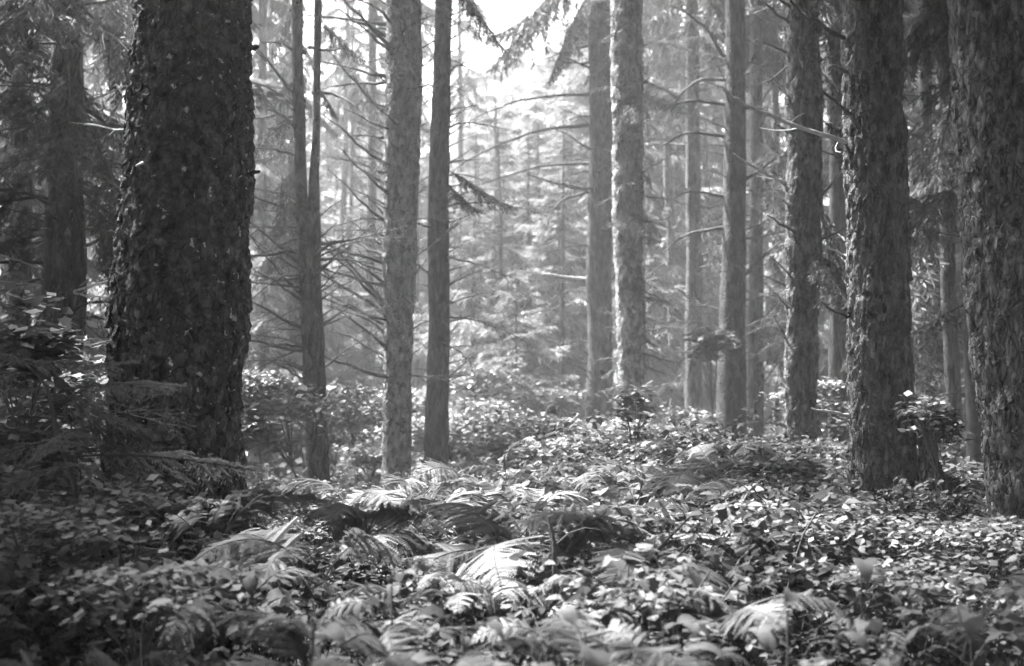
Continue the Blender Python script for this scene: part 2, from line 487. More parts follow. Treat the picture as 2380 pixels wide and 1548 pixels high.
TREES = {}
def px_tree(key, name, label, d, secs, H, bark='bark', amp=1.0, m=None, dz=.05, seg=36, crown_z=None, crown_s=1.0, crown_k=0, flare=.35, group=None, ydepth=0.0):
    """secs: (row, left edge, right edge) seen at distance d"""
    zs, cx, cy, rr = [], [], [], []
    for (py, l, r) in secs:
        a, c = P(l, py, d), P(r, py, d)
        zs.append((a[2] + c[2]) / 2); cx.append((a[0] + c[0]) / 2); cy.append(d); rr.append((c[0] - a[0]) / 2)
    zl = min(zs); kx = cx[int(np.argmin(zs))]
    base = (kx, d, float(gh(np.array([kx]), np.array([d]))[0]))
    t = thing(name, label, 'tree', base, group)
    top = P(1190, -60, d)[2]
    me, ax = trunk_mesh(zs, cx, cy, rr, H, base, min(top, H - 1), dz, seg, bark, amp, [m or M_bark], flare, seed=len(TREES) * 1.3)
    obj('trunk', me, t)
    if crown_z is not None:
        a, _ = ax(crown_z)
        obj('crown', (CROWND[crown_k % 2] if key in 'ANLKJ' else CROWN[crown_k % 3]), t, (a[0] - base[0], a[1] - base[1], crown_z - base[2]), (0, 0, crown_k * 1.7), crown_s)
    TREES[key] = dict(o=t, ax=ax, base=base, d=d)
    return t

def px_branch(key, pts, d1=None, r0=.010, r1=.0025, m=None, twigs=4, name='branch'):
    """a branch of tree `key` through picture points (first one at the trunk), its tip at distance d1"""
    T = TREES[key]; d0 = T['d']
    d1 = d0 if d1 is None else d1
    pts = np.array(pts, float)
    k = len(pts); s = np.linspace(0, 1, k)
    q = np.linspace(0, 1, max(9, k * 3))
    xs, ys = np.interp(q, s, pts[:, 0]), np.interp(q, s, pts[:, 1])
    for _ in range(2):
        xs[1:-1] = (xs[:-2] + 2 * xs[1:-1] + xs[2:]) / 4; ys[1:-1] = (ys[:-2] + 2 * ys[1:-1] + ys[2:]) / 4
    path = np.array([P(a, b, d0 + (d1 - d0) * f ** 2) for a, b, f in zip(xs, ys, q)])
    a, r = T['ax'](path[0][2]); path = np.concatenate([(a * .75 + path[0] * .25)[None], path])
    r_ = np.random.default_rng(int(abs(pts.sum())) + 3)
    path[2:] += r_.normal(size=(len(path) - 2, 3)) * .004
    me = dead_branch(path - np.array(T['base']), r0, r1, r_, twigs=twigs).mesh('branch', [m or M_dead], True)
    return obj(name, me, T['o'])

def rand_branches(key, z0, z1, n, az0, az1, l0, l1, e0, e1, seed, pool=None, name='branch', s=1.0):
    T = TREES[key]; r_ = np.random.default_rng(seed)
    pool = pool or DEAD
    for k in range(n):
        z = z0 + (z1 - z0) * (k + r_.random()) / n
        a, r = T['ax'](z)
        az = math.radians(az0 + (az1 - az0) * r_.random()); e = math.radians(e0 + (e1 - e0) * r_.random())
        L_ = l0 + (l1 - l0) * r_.random()
        p = a + np.array([math.cos(az), math.sin(az), 0]) * r * .7 - np.array(T['base'])
        th = min(1.3, max(.6, L_ ** .5 * 1.2)) * s
        obj(name, pool[r_.integers(len(pool))], T['o'], p, Euler((r_.random() * .6, -e, az)), (L_, th * L_ ** .3, th * L_ ** .3))

# ---- the named trees -------------------------------------------------------------------------------
px_tree('A', 'spruce_tree', 'massive dark spruce trunk with thick scaly bark, widest trunk of the wood', 6.5,
        [(0, 328, 580), (200, 312, 577), (400, 296, 574), (700, 266, 563), (950, 250, 553), (1180, 236, 560)], 17, 'plate', 1.0, M_plate, .010, 210, 9.0, .68, 0, flare=.12)
px_tree('C', 'spruce_tree', 'pale speckled trunk bristling with dead ascending branches, next to the smooth slim trunk', 13,
        [(0, 896, 974), (300, 893, 972), (600, 893, 966), (900, 896, 957), (1050, 890, 955)], 17, 'shaggy', .8, M_pale, .03, 64, 10.5, .5, 1, flare=.2)
px_tree('D', 'pine_tree', 'slim smooth grey trunk without lichen beside the bristling pale trunk', 14,
        [(0, 1010, 1049), (400, 999, 1046), (800, 992, 1043), (1040, 988, 1045)], 18, 'bark', .7, M_smooth, .05, 32, 11, .5, 2)
px_tree('E', 'pine_tree', 'hazy grey trunk standing close behind the trunk with one sunlit mossy flank', 20,
        [(0, 1374, 1428), (700, 1364, 1421), (1010, 1358, 1421)], 18, 'bark', 1, M_bark, .06, 32, 9.5, .7, 0)
px_tree('F', 'spruce_tree', 'trunk with one bright sunlit flank and tufts of hanging needles', 16,
        [(0, 1424, 1492), (500, 1427, 1494), (800, 1434, 1496), (950, 1434, 1492)], 17, 'shaggy', 1.0, M_pale, .035, 56, 9.5, .6, 1)
px_tree('G', 'pine_tree', 'straight dark smooth trunk with thin arching dead branches on one side', 16,
        [(0, 1684, 1730), (500, 1679, 1731), (1010, 1664, 1736)], 18, 'bark', .6, M_smooth, .05, 32, 8.0, .9, 2)
px_tree('H', 'pine_tree', 'thin dark trunk standing close beside the straight dark smooth trunk', 18.5,
        [(0, 1742, 1768), (600, 1740, 1772), (1020, 1736, 1776)], 17, 'bark', .6, M_smooth, .06, 24, 8.5, .7, 0)
px_tree('I', 'spruce_tree', 'knobbly mossy trunk with broken dead stubs behind the rough flaking trunk', 11.5,
        [(0, 1836, 1905), (400, 1832, 1908), (800, 1828, 1898), (1030, 1828, 1892)], 16, 'shaggy', 1.2, M_rough, .03, 60, 7.2, .95, 1)
px_tree('J', 'spruce_tree', 'stout trunk of rough flaking bark with long dead branches beside the mossy stump', 8.5,
        [(0, 1966, 2094), (300, 1968, 2098), (700, 1972, 2108), (1000, 1976, 2116), (1150, 1976, 2124)], 16, 'shaggy', 1.0, M_rough, .014, 130, 5.6, .62, 2, flare=.15)
px_tree('K', 'spruce_tree', 'thick leaning trunk of shaggy bark in front of the thin black trunk', 6.6,
        [(0, 2238, 2520), (400, 2258, 2550), (800, 2284, 2590), (1170, 2318, 2640)], 16, 'shaggy', .85, M_rough, .014, 150, 4.8, .68, 0, flare=.1)
px_tree('L', 'pine_tree', 'thin black trunk half hidden by the thick leaning trunk', 10.5,
        [(0, 2226, 2256), (400, 2232, 2268), (1100, 2248, 2300)], 15, 'bark', .7, M_stem, .05, 28, 6.8, .8, 1)
px_tree('N', 'spruce_tree', 'shaded trunk wrapped in fine dead twigs behind the massive scaly trunk', 11,
        [(0, 130, 186), (400, 110, 190), (750, 90, 190)], 18.5, 'shaggy', .8, M_bark, .05, 40, 11.4, .52, 2)

# B, forked
T_secs = [(480, 688, 742), (650, 696, 744), (800, 704, 754), (950, 712, 760), (1110, 718, 768)]
px_tree('B', 'forked_tree', 'slender trunk that forks into two upright stems', 12, T_secs, 3.0, 'shaggy', .6, M_bark, .04, 40, None, flare=.25)
TB = TREES['B']
zf = P(715, 500, 12)[2]
for nm, secs, k in (('stem', [(500, 688, 716), (300, 681, 710), (150, 680, 704), (0, 678, 704)], 0), ('stem', [(500, 712, 744), (420, 718, 742), (300, 726, 744), (0, 730, 748)], 1)):
    pts = []
    for (py, l, r) in secs:
        a, c = P(l, py, 12), P(r, py, 12); pts.append(((a + c) / 2, (c[0] - a[0]) / 2))
    a, b_ = pts[-2][0], pts[-1][0]
    sl_ = (b_ - a) / (b_[2] - a[2])
    path = np.array([p for p, _ in pts] + [b_ + sl_ * (z - b_[2]) for z in (6.5, 9, 12, 14)])
    rad = [r for _, r in pts] + [.06, .05, .035, .02]
    z2 = np.linspace(path[0][2], path[-1][2], 60)
    pp = np.stack([np.interp(z2, path[:, 2], path[:, 0]), np.interp(z2, path[:, 2], path[:, 1]), z2], 1)
    b = MB(); b.add(*tube(pp - np.array(TB['base']), np.interp(z2, path[:, 2], rad), 14, bump=.12, seed=k))
    obj(nm, b.mesh('stem', [M_bark], True), TB['o'])
    obj('crown', CROWN[k], TB['o'], pp[-1] - np.array(TB['base']) + np.array([0, 0, -5.5]), (0, 0, k), .36)

# ---- branches read off the photograph
for pts, d1 in (([(1365, 220), (1270, 222), (1180, 240), (1110, 272)], 19), ([(1365, 290), (1270, 298), (1170, 330), (1060, 385), (1030, 430)], 18.5),
                ([(1365, 380), (1260, 382), (1170, 412), (1090, 436)], 19.5), ([(1365, 440), (1290, 425), (1225, 405)], 19), ([(1365, 446), (1310, 462), (1280, 490), (1272, 525)], 19.3),
                ([(1372, 105), (1310, 118), (1268, 138)], 19), ([(1375, 160), (1330, 140), (1290, 120)], 19), ([(1380, 75), (1345, 50), (1330, 40)], 19)):
    px_branch('E', pts, d1, .018, .007, twigs=8)
px_branch('E', [(1365, 648), (1280, 640), (1195, 628)], 19, .013, .005, M_bleach, 3)
for pts in ([(1680, 185), (1620, 183), (1575, 225), (1545, 290)], [(1680, 242), (1600, 230), (1515, 270)], [(1680, 316), (1600, 305), (1530, 342)], [(1680, 456), (1600, 440), (1555, 468)],
            [(1680, 530), (1600, 540), (1540, 588)], [(1680, 130), (1640, 60), (1560, 10)], [(1726, 170), (1760, 120), (1800, 60)], [(1728, 420), (1790, 380), (1820, 350)], [(1730, 640), (1770, 600), (1815, 560)]):
    px_branch('G', pts, 15.2, .017, .006, twigs=5)
px_branch('J', [(1985, 345), (1955, 325), (1860, 297), (1780, 265), (1720, 240), (1680, 206)], 7.6, .012, .005, M_bleach, 3)
for pts, d1, r0 in (([(1995, 95), (1960, 88), (1900, 55), (1845, 15), (1820, -20)], 7.8, .014), ([(2010, 295), (1975, 262), (1935, 232), (1900, 205)], 7.6, .013),
                    ([(1990, 370), (1975, 350), (1962, 335)], 8.0, .012), ([(2020, 65), (2000, 40), (1985, 10)], 7.8, .010), ([(1980, 150), (1985, 120), (1970, 155)], 8, .006), ([(1985, 182), (1955, 160), (1935, 150)], 7.9, .008)):
    px_branch('J', pts, d1, r0, .004, twigs=2)
px_branch('J', [(1985, 972), (1940, 958), (1885, 950)], 8.2, .010, .004, M_bleach, 1)
px_branch('J', [(1985, 742), (1950, 728), (1918, 714)], 8.2, .009, .004, None, 2)
for pts, d1, r0, m in (([(1835, 430), (1800, 412), (1760, 393), (1705, 358)], 10.8, .014, M_bleach), ([(1870, 555), (1840, 535), (1785, 500)], 10.8, .018, None), ([(1865, 680), (1838, 645), (1798, 598)], 10.9, .012, None),
                       ([(1885, 465), (1925, 440), (1958, 396)], 11, .010, None), ([(1885, 565), (1935, 545), (1985, 520)], 11, .009, None), ([(1885, 560), (1930, 577), (1975, 598)], 11, .009, M_bleach),
                       ([(1850, 60), (1800, 30), (1760, -10)], 10.8, .012, None), ([(1850, 25), (1820, 5), (1800, -20)], 10.8, .014, None), ([(1850, 130), (1800, 110), (1770, 95)], 11, .009, None),
                       ([(1845, 240), (1800, 180), (1745, 140)], 10.9, .008, M_bleach), ([(1860, 320), (1830, 305), (1800, 290)], 10.8, .014, None), ([(1870, 200), (1862, 150), (1858, 110)], 10.8, .009, None), ([(1840, 150), (1800, 180), (1760, 200)], 10.8, .008, None)):
    px_branch('I', pts, d1, r0, .004, m, 3)
for pts in ([(690, 232), (650, 175), (598, 112)], [(690, 245), (645, 215), (590, 190)], [(690, 300), (650, 262), (590, 245)], [(690, 275), (640, 268), (585, 276)], [(692, 362), (640, 345), (588, 345)],
            [(694, 462), (650, 450), (592, 438)], [(694, 497), (645, 478), (585, 455)], [(730, 655), (695, 638), (645, 643), (580, 702)], [(735, 672), (670, 664), (575, 655)], [(700, 590), (670, 580), (640, 590)],
            [(745, 215), (800, 225), (840, 260)], [(720, 110), (760, 118), (800, 112)], [(690, 120), (650, 100), (605, 95)], [(700, 805), (660, 800), (615, 806)]):
    px_branch('B', pts, 11.6, .013, .004, twigs=4)
px_branch('A', [(395, 390), (370, 387), (320, 380)], 6.15, .008, .006, M_bleach, 0, 'dead_stub')
px_branch('A', [(400, 618), (380, 620), (362, 617)], 6.15, .009, .006, M_bleach, 1, 'dead_stub')
px_branch('A', [(575, 405), (590, 400), (604, 398)], 6.4, .010, .005, None, 1, 'dead_stub')
px_branch('A', [(585, 110), (595, 112), (600, 108)], 6.4, .010, .006, None, 1, 'dead_stub')
for pts, d1, m in (([(150, 292), (200, 288), (290, 302)], 9.5, M_bleach), ([(140, 672), (60, 660), (-20, 652)], 10, M_bleach), ([(140, 672), (200, 688), (262, 690)], 9.5, M_bleach), ([(140, 690), (200, 665), (260, 652)], 9.5, M_bleach),
                   ([(150, 340), (210, 330), (285, 230)], 10, None), ([(150, 290), (200, 240), (290, 200)], 10, None), ([(160, 360), (220, 330), (260, 310)], 10, None), ([(150, 310), (80, 250), (20, 200)], 10, None), ([(150, 300), (70, 290), (-10, 260)], 10, None),
                   ([(150, 330), (120, 250), (60, 180)], 10, None), ([(160, 200), (190, 110), (260, 20)], 10, None), ([(150, 350), (220, 400), (280, 440)], 10, None), ([(150, 530), (60, 500), (-10, 470)], 10, None), ([(150, 540), (220, 530), (270, 540)], 10, None), ([(140, 640), (60, 610), (-10, 590)], 10, M_bleach)):
    px_branch('N', pts, d1, .010, .003, m, 2 if m else 8)

# ---- whorls of dead branches
rand_branches('C', 1.6, 5.6, 70, 135, 225, .12, .95, 5, 46, 1, s=.9)
rand_branches('B', 2.0, 3.0, 8, -40, 40, .2, .5, 10, 40, 61, s=1.1)
rand_branches('C', 2.4, 5.6, 14, -110, -60, .15, .35, 25, 55, 2)
rand_branches('C', 1.4, 5.6, 16, -30, 30, .15, .35, 10, 45, 3)
rand_branches('D', 1.4, 5.6, 44, -40, 40, .12, .45, 0, 40, 4, s=.8)
rand_branches('D', 1.4, 5.6, 18, 150, 210, .10, .28, 0, 40, 5, s=.7)
rand_branches('B', 1.2, 3.0, 20, 130, 230, .12, .8, -30, 45, 6, s=.8)
rand_branches('E', 1.5, 7, 16, 120, 240, .3, .9, -10, 40, 7, s=.8)
rand_branches('F', 1.6, 6, 26, -60, 60, .3, .9, -30, 30, 8, DEADF, s=.8)
rand_branches('F', 1.6, 6, 12, 140, 220, .15, .4, -20, 30, 9, DEADF, s=.8)
rand_branches('G', 1.5, 6, 14, 140, 220, .3, .9, -20, 30, 10, DEADF, s=.8)
rand_branches('G', 1.2, 6, 16, -40, 40, .2, .7, 0, 45, 11, s=.7)
rand_branches('H', 1.2, 6.5, 22, -90, 90, .3, .9, 0, 45, 12, s=.7)
rand_branches('I', 1.4, 5, 14, 200, 340, .12, .35, 10, 60, 13)
rand_branches('J', 2.4, 4, 6, 200, 330, .08, .2, 10, 60, 14)
rand_branches('N', 1.2, 4.8, 44, 0, 360, .5, 1.2, -35, 25, 15, DEADF)
for kk, key in enumerate('DEGHCB'):
    rand_branches(key, 1.3, 6 if key != 'B' else 2.9, 22, 190, 350, .06, .22, 0, 55, 160 + kk, s=.7)
for kk, key in enumerate('BCDEGH'):
    rand_branches(key, 1.6, 6 if key != 'B' else 2.9, 16, 130, 420, .5, 1.0, -25, 35, 170 + kk, DEADF, s=.7)
rand_branches('L', 1.2, 4.8, 8, 0, 360, .15, .4, -10, 30, 16)

# ---- green boughs on the named trees
def green(key, z0, z1, n, az0, az1, l0, l1, e0, e1, seed, pool):
    rand_branches(key, z0, z1, n, az0, az1, l0, l1, e0, e1, seed, pool, 'bough', 1.0)
def green_full(key, z0, z1, n, az0, az1, s0, s1, e0, e1, seed, pool):
    T = TREES[key]; r_ = np.random.default_rng(seed)
    for k in range(n):
        z = z0 + (z1 - z0) * (k + r_.random()) / n
        a, r = T['ax'](z)
        az = math.radians(az0 + (az1 - az0) * r_.random()); e = math.radians(e0 + (e1 - e0) * r_.random())
        p = a + np.array([math.cos(az), math.sin(az), 0]) * r * .7 - np.array(T['base'])
        obj('bough', pool[r_.integers(len(pool))], T['o'], p, Euler((r_.normal() * .2, -e, az)), s0 + (s1 - s0) * r_.random())
green_full('N', 2.6, 5.2, 26, 0, 360, .5, 1.1, -30, 10, 21, BOUGH)
green_full('B', 3.0, 4.2, 6, 100, 260, .25, .5, -40, 0, 22, BOUGH)
green_full('F', 1.4, 6.2, 22, 150, 400, .12, .3, -60, 5, 23, BOUGH)
green_full('H', 2.0, 7, 16, -90, 90, .4, .9, -35, 0, 24, BOUGH)
green_full('I', 2.6, 5.5, 10, -60, 90, .4, .9, -35, 0, 25, BOUGH)
green_full('L', 1.6, 5.5, 18, -90, 200, .4, .9, -35, 0, 26, BOUGH)
green_full('E', 4.5, 8, 10, -90, 90, .4, .9, -35, 0, 27, BOUGH)

def px_bough(key, px, py, az, e, s, pool, k=0):
    T = TREES[key]; z = P(px, py, T['d'])[2]; a, r = T['ax'](z)
    p = a + np.array([math.cos(math.radians(az)), math.sin(math.radians(az)), 0]) * r * .6 - np.array(T['base'])
    obj('bough', pool[k % len(pool)], T['o'], p, Euler((0, -math.radians(e), math.radians(az))), s)
px_bough('E', 1370, -90, 185, -22, 1.25, BOUGH, 1)
px_bough('E', 1370, -40, 200, -38, .95, BOUGH, 3)
px_bough('E', 1370, -150, 172, -30, 1.5, BOUGH, 2)
px_bough('E', 1370, -10, 160, -30, .8, BOUGH, 4)
px_bough('D', 1045, -60, 10, -38, .6, BOUGH, 1)
px_bough('D', 1045, 395, -15, -10, .50, BOUGH, 2)
px_bough('D', 1045, 420, -40, -25, .42, BOUGH, 0)
px_bough('B', 745, 40, 20, -30, .35, BOUGH, 0)
px_bough('B', 690, -20, 170, -40, .40, BOUGH, 2)
px_bough('B', 745, 200, -20, -30, .22, BOUGH, 3)
# ---- scales of bark standing proud
def flake(seed, w_, h_):
    r_ = np.random.default_rng(seed); k = 8
    a = np.arange(k) * 2 * math.pi / k + r_.normal(size=k) * .15
    rr = 1 + r_.normal(size=k) * .28
    x, z = np.cos(a) * rr * w_, np.sin(a) * rr * h_
    y = -.002 - .006 * np.clip(-z / h_, 0, 1.4) - r_.random(k) * .002          # the lower edge lifts off
    top = np.stack([x, y, z], 1); bot = np.stack([x * 1.05, np.full(k, .012), z * 1.05], 1)
    c = np.array([[0, -.004, 0]])
    v = np.concatenate([top, bot, c])
    t = [[i, (i + 1) % k, 2 * k] for i in range(k)]
    q = [[(i + 1) % k, i, i + k, (i + 1) % k + k] for i in range(k)]
    b = MB(); b.add(v, q, t); return b
FLK = [flake(90 + k, .018 + .004 * (k % 3), .020 + .005 * (k % 4)) for k in range(7)]
FLK_A = [f.mesh('bark_scale', [M_plate]) for f in FLK]
FLK_J = [f.mesh('bark_scale', [M_rough]) for f in FLK]
def scales(key, n, z0, z1, pool, off, seed, arc=(185, 355), s=(.7, 1.3)):
    T = TREES[key]; r_ = np.random.default_rng(seed)
    for k in range(n):
        z = z0 + (z1 - z0) * r_.random(); th = math.radians(arc[0] + (arc[1] - arc[0]) * r_.random())
        a, r = T['ax'](z)
        p = a + np.array([math.cos(th), math.sin(th), 0]) * (r + off) - np.array(T['base'])
        q = s[0] + (s[1] - s[0]) * r_.random()
        obj('bark_scale', pool[r_.integers(len(pool))], T['o'], p, Euler((r_.normal() * .15, r_.normal() * .3, th + math.pi / 2)), q)
scales('A', 300, .75, 3.25, FLK_A, .014, 5, s=(.5, 1.15))
scales('J', 150, .8, 3.8, FLK_J, .004, 6, s=(.4, .8))
scales('K', 110, .9, 3.3, FLK_J, .004, 7, (170, 280), s=(.4, .8))

# ---- stump M
sx_, sd_ = 2176, 8.3
sb = P(sx_, 1150, sd_); sz = float(gh(np.array([sb[0]]), np.array([sd_]))[0])
stump = thing('tree_stump', 'broken mossy stump leaning beside the stout flaking trunk', 'stump', (sb[0], sd_, sz))
zt = P(0, 962, sd_)[2] - sz
th = np.arange(28) * 2 * math.pi / 28
zz = np.linspace(-.1, 1, 26)
r_ = np.random.default_rng(4)
top = zt * (.74 + .26 * np.cos(th - 2.6)) + .055 * np.abs(r_.normal(size=28))
V = []
for k, f in enumerate(zz):
    rad = .082 * (1 + .5 * math.exp(-max(f, 0) * 5)) * (1 - .1 * f)
    z_ = np.where(f > 0, f * top, f)
    pp = np.stack([np.cos(th) * rad - .02 * f, np.sin(th) * rad, z_], 1)
    dd = trunk_surface(pp * 1.3 + 40, None, 'shaggy', 1.3)
    pp[:, :2] *= (1 + dd / rad)[:, None]
    V.append(pp)
inner = V[-1] * np.array([.7, .7, 1]) - np.array([0, 0, .10]); V.append(inner)
V = np.concatenate(V); i = np.arange(26)[:, None] * 28 + np.arange(28)[None]; j = np.arange(26)[:, None] * 28 + (np.arange(28)[None] + 1) % 28
b = MB(); b.add(np.concatenate([V, inner.mean(0)[None]]), np.stack([i, j, j + 28, i + 28], -1).reshape(-1, 4), [[26 * 28 + s, 26 * 28 + (s + 1) % 28, 27 * 28] for s in range(28)])
obj('stump_wood', b.mesh('stump_wood', [M_rough], True), stump)
b = MB()
pos = np.stack([.03 + r_.normal(size=700) * .05, r_.normal(size=700) * .05 - .02, zt * .92 + r_.normal(size=700) * .05], 1)
v, q = sprays(pos, r_.normal(size=(700, 3)) * np.array([1, 1, .5]), .05, .012, r_)
b.add(v, q); mo = obj('moss_tuft', b.mesh('moss_tuft', [M_moss]), stump); mo['kind'] = 'stuff'

# ------------------------------------------------------------------ trees of the background
def plain_trunk(seed, H=17, r=.16):
    r_ = np.random.default_rng(seed)
    z = np.array([0, 2, 5, 9, H]); 
    me, ax = trunk_mesh(z, np.cumsum(r_.normal(size=5) * .04), np.cumsum(r_.normal(size=5) * .04), r * np.array([1.1, 1, .88, .66, .12]), H + .1, (0, 0, 0), 8, .12, 18, 'bark', 1.3, [M_bark], .3, seed)
    return me
BT = [plain_trunk(100 + k) for k in range(5)]
BG_LABEL = {1622: 'broad dark trunk beside the straight dark smooth trunk, bare at its foot', 615: 'slim grey trunk showing between the massive scaly trunk and the forked trunk', 688: 'dim trunk standing right behind the forked trunk', 845: 'hazy trunk between the forked trunk and the bristling pale trunk',
            1568: 'slim grey trunk between the sunlit-flanked trunk and the broad dark trunk', 1800: 'thin hazy trunk between the thin dark trunk and the knobbly mossy trunk',
            1945: 'grey trunk between the knobbly mossy trunk and the stout flaking trunk', 2150: 'dim trunk rising behind the mossy stump', 2215: 'pale trunk beside the thin black trunk', 30: 'dim slim trunk in the shade past the twig-wrapped trunk', 2060: 'hazy trunk behind the stout flaking trunk'}
def bg_tree(px, d, width_px, crown_z, H=17, label=None, group='slender conifers in the haze', cs=.9, nb=10, ng=0, seed=0):
    x = (px - CXP) / FPX * d
    z = float(gh(np.array([x]), np.array([d]))[0])
    r_ = np.random.default_rng(seed + abs(int(px * 7 + d * 13)))
    t = thing('conifer_tree', label or BG_LABEL.get(px) or 'slender hazy conifer trunk far behind the main trunks', 'tree', (x, d, z), group, r_.random() * 6.28)
    s = width_px / FPX * d / .32
    o = obj('trunk', BT[r_.integers(5)], t, (0, 0, 0), None, (s, s, H / 17))
    o.rotation_euler = (r_.normal() * .012, r_.normal() * .012, 0)
    obj('crown', CROWN[r_.integers(3)], t, (0, 0, crown_z), (0, 0, r_.random() * 6), (cs, cs, (H - crown_z) / 9.5 * 1.02))
    for k in range(nb):
        az = r_.random() * 6.283; L_ = .4 + .9 * r_.random()
        zz_ = 1.0 + (crown_z - .5) * r_.random()
        obj('branch', (DEAD + DEADF)[r_.integers(12)], t, (math.cos(az) * .08, math.sin(az) * .08, zz_), Euler((0, -math.radians(r_.uniform(-25, 35)), az)), (L_, 1, 1))
    for k in range(ng):
        az = r_.random() * 6.283
        obj('bough', BOUGH[r_.integers(5)], t, (math.cos(az) * .08, math.sin(az) * .08, 2.2 + (crown_z - 2.2) * r_.random()), Euler((0, math.radians(r_.uniform(5, 40)), az)), r_.uniform(.5, 1.1))
    return t
CENTRE = {1128: 7.4, 1185: 8, 1250: 7.2, 1335: 8.6}
for (px, d, wpx, cz) in ((615, 24, 26, 7), (640, 34, 22, 8), (688, 22, 32, 7), (1128, 34, 20, 8), (1185, 31, 38, 8.5), (1250, 30, 28, 8), (1335, 33, 28, 8.5), (1568, 26, 24, 7.5), (1622, 21, 40, 7),
                         (1505, 30, 22, 8), (1530, 36, 18, 8), (1800, 22, 20, 7), (1945, 15, 40, 7), (2150, 16, 30, 7), (2215, 13, 36, 6.5), (30, 14, 44, 6.5), (845, 26, 26, 7.5), (790, 36, 18, 8), (960, 32, 20, 8), (1080, 36, 16, 9), (2060, 22, 30, 7)):
    near = d < 17
    c_ = 1000 < px < 1400
    bg_tree(px, d, wpx, 4.2 if px in CENTRE else cz, H=CENTRE.get(px, 17), nb=12, ng=4 if d < 20 else 2, cs=.8 if px > 1450 or px < 500 else .45)
for k, (px, d, wpx) in enumerate(((1062, 38, 12), (1095, 27, 15), (1118, 42, 14), (1150, 36, 13), (1168, 25, 17), (1222, 27, 20), (1272, 40, 14), (1310, 24, 17), (1322, 36, 12), (1350, 30, 16), (1445, 34, 14), (1512, 26, 14), (1545, 40, 12), (1590, 33, 14), (1652, 28, 14), (1705, 36, 12), (1785, 31, 14), (870, 34, 12), (815, 30, 13), (770, 40, 12), (655, 29, 13), (580, 37, 14), (915, 42, 12))):
    mid = 1040 < px < 1370
    h_ = 1.8 + .118 * d + 1.5 if mid else 8.5 + .12 * d
    bg_tree(px, d, wpx, h_ - 3.2 if mid else 5.0 + .08 * d, H=h_, nb=8, cs=.34 if mid else .28, label='thin dark stem among the close-set far trunks', seed=k)
for px, d in ((375, 16.5),):  # hidden tree added so its dense crown shades the middle ground
    t = bg_tree(px, d, 34, 6.8, nb=8, label='conifer added out of sight behind the massive scaly trunk for shade')
    for c_ in t.children:
        if c_.name.startswith('crown'): c_.data = CROWND[0]; c_.scale = (.42, .42, 1.0)
r_ = np.random.default_rng(77)
placed = [(v['base'][0], v['base'][1]) for v in TREES.values()]
cnt = 0
while cnt < 55:
    d = 18 + 45 * r_.random() ** .8
    px = -250 + 2880 * r_.random()
    x = (px - CXP) / FPX * d
    if (780 if d < 24 else 540) < px < 1440 or (d < 26 and -4.5 < x < 3.2): continue
    if any((x - a) ** 2 + (d - c) ** 2 < 2.0 for a, c in placed): continue
    placed.append((x, d)); cnt += 1
    bg_tree(px, d, .30 * FPX / d * (.6 + .6 * r_.random()), 6 + 3 * r_.random(), H=15 + 4 * r_.random(), nb=6 if d > 30 else 10, ng=3, seed=cnt)

# trees added behind and beside the camera so their crowns block light
shade_ring = [(x + .5 * math.sin(y * 3 + x), y + .6 * math.sin(x * 2)) for y in (-9, -5.6, -2.4, .8) for x in (-8.5, -5.2, -2.2, 1.0, 4.2, 7.6)]
shade_ring = [p for p in shade_ring if math.hypot(*p) > 1.6 and not (abs(p[0]) < 1.9 and p[1] > 0)]
shade_ring += [(sd * (.38 * y + off), y + .4 * off) for y in (3.6, 6.6, 9.6, 12.6, 16, 20) for sd in (-1, 1) for off in (1.5, 4.4) if not (sd < 0 and (off < 2 or y == 6.6))] + [(-4.9, 3.0), (-7.8, 8.0), (-5.9, 6.2), (-6.6, 7.4), (-4.0, 1.8), (3.6, 2.2), (5.0, 4.6)]
for k, (x, y) in enumerate(shade_ring):
    zz_ = float(gh(np.array([x]), np.array([y]))[0])
    t = thing('conifer_tree', 'conifer added to shade the sides of the clearing', 'tree', (x, y, zz_), 'conifers added for shade', k * 1.1)
    obj('trunk', BT[k % 5], t); obj('crown', CROWND[k % 2], t, (0, 0, 5.6 + (k % 3) * .5), (0, 0, k), (1.05, 1.05, 1.0 + .1 * (k % 2)))

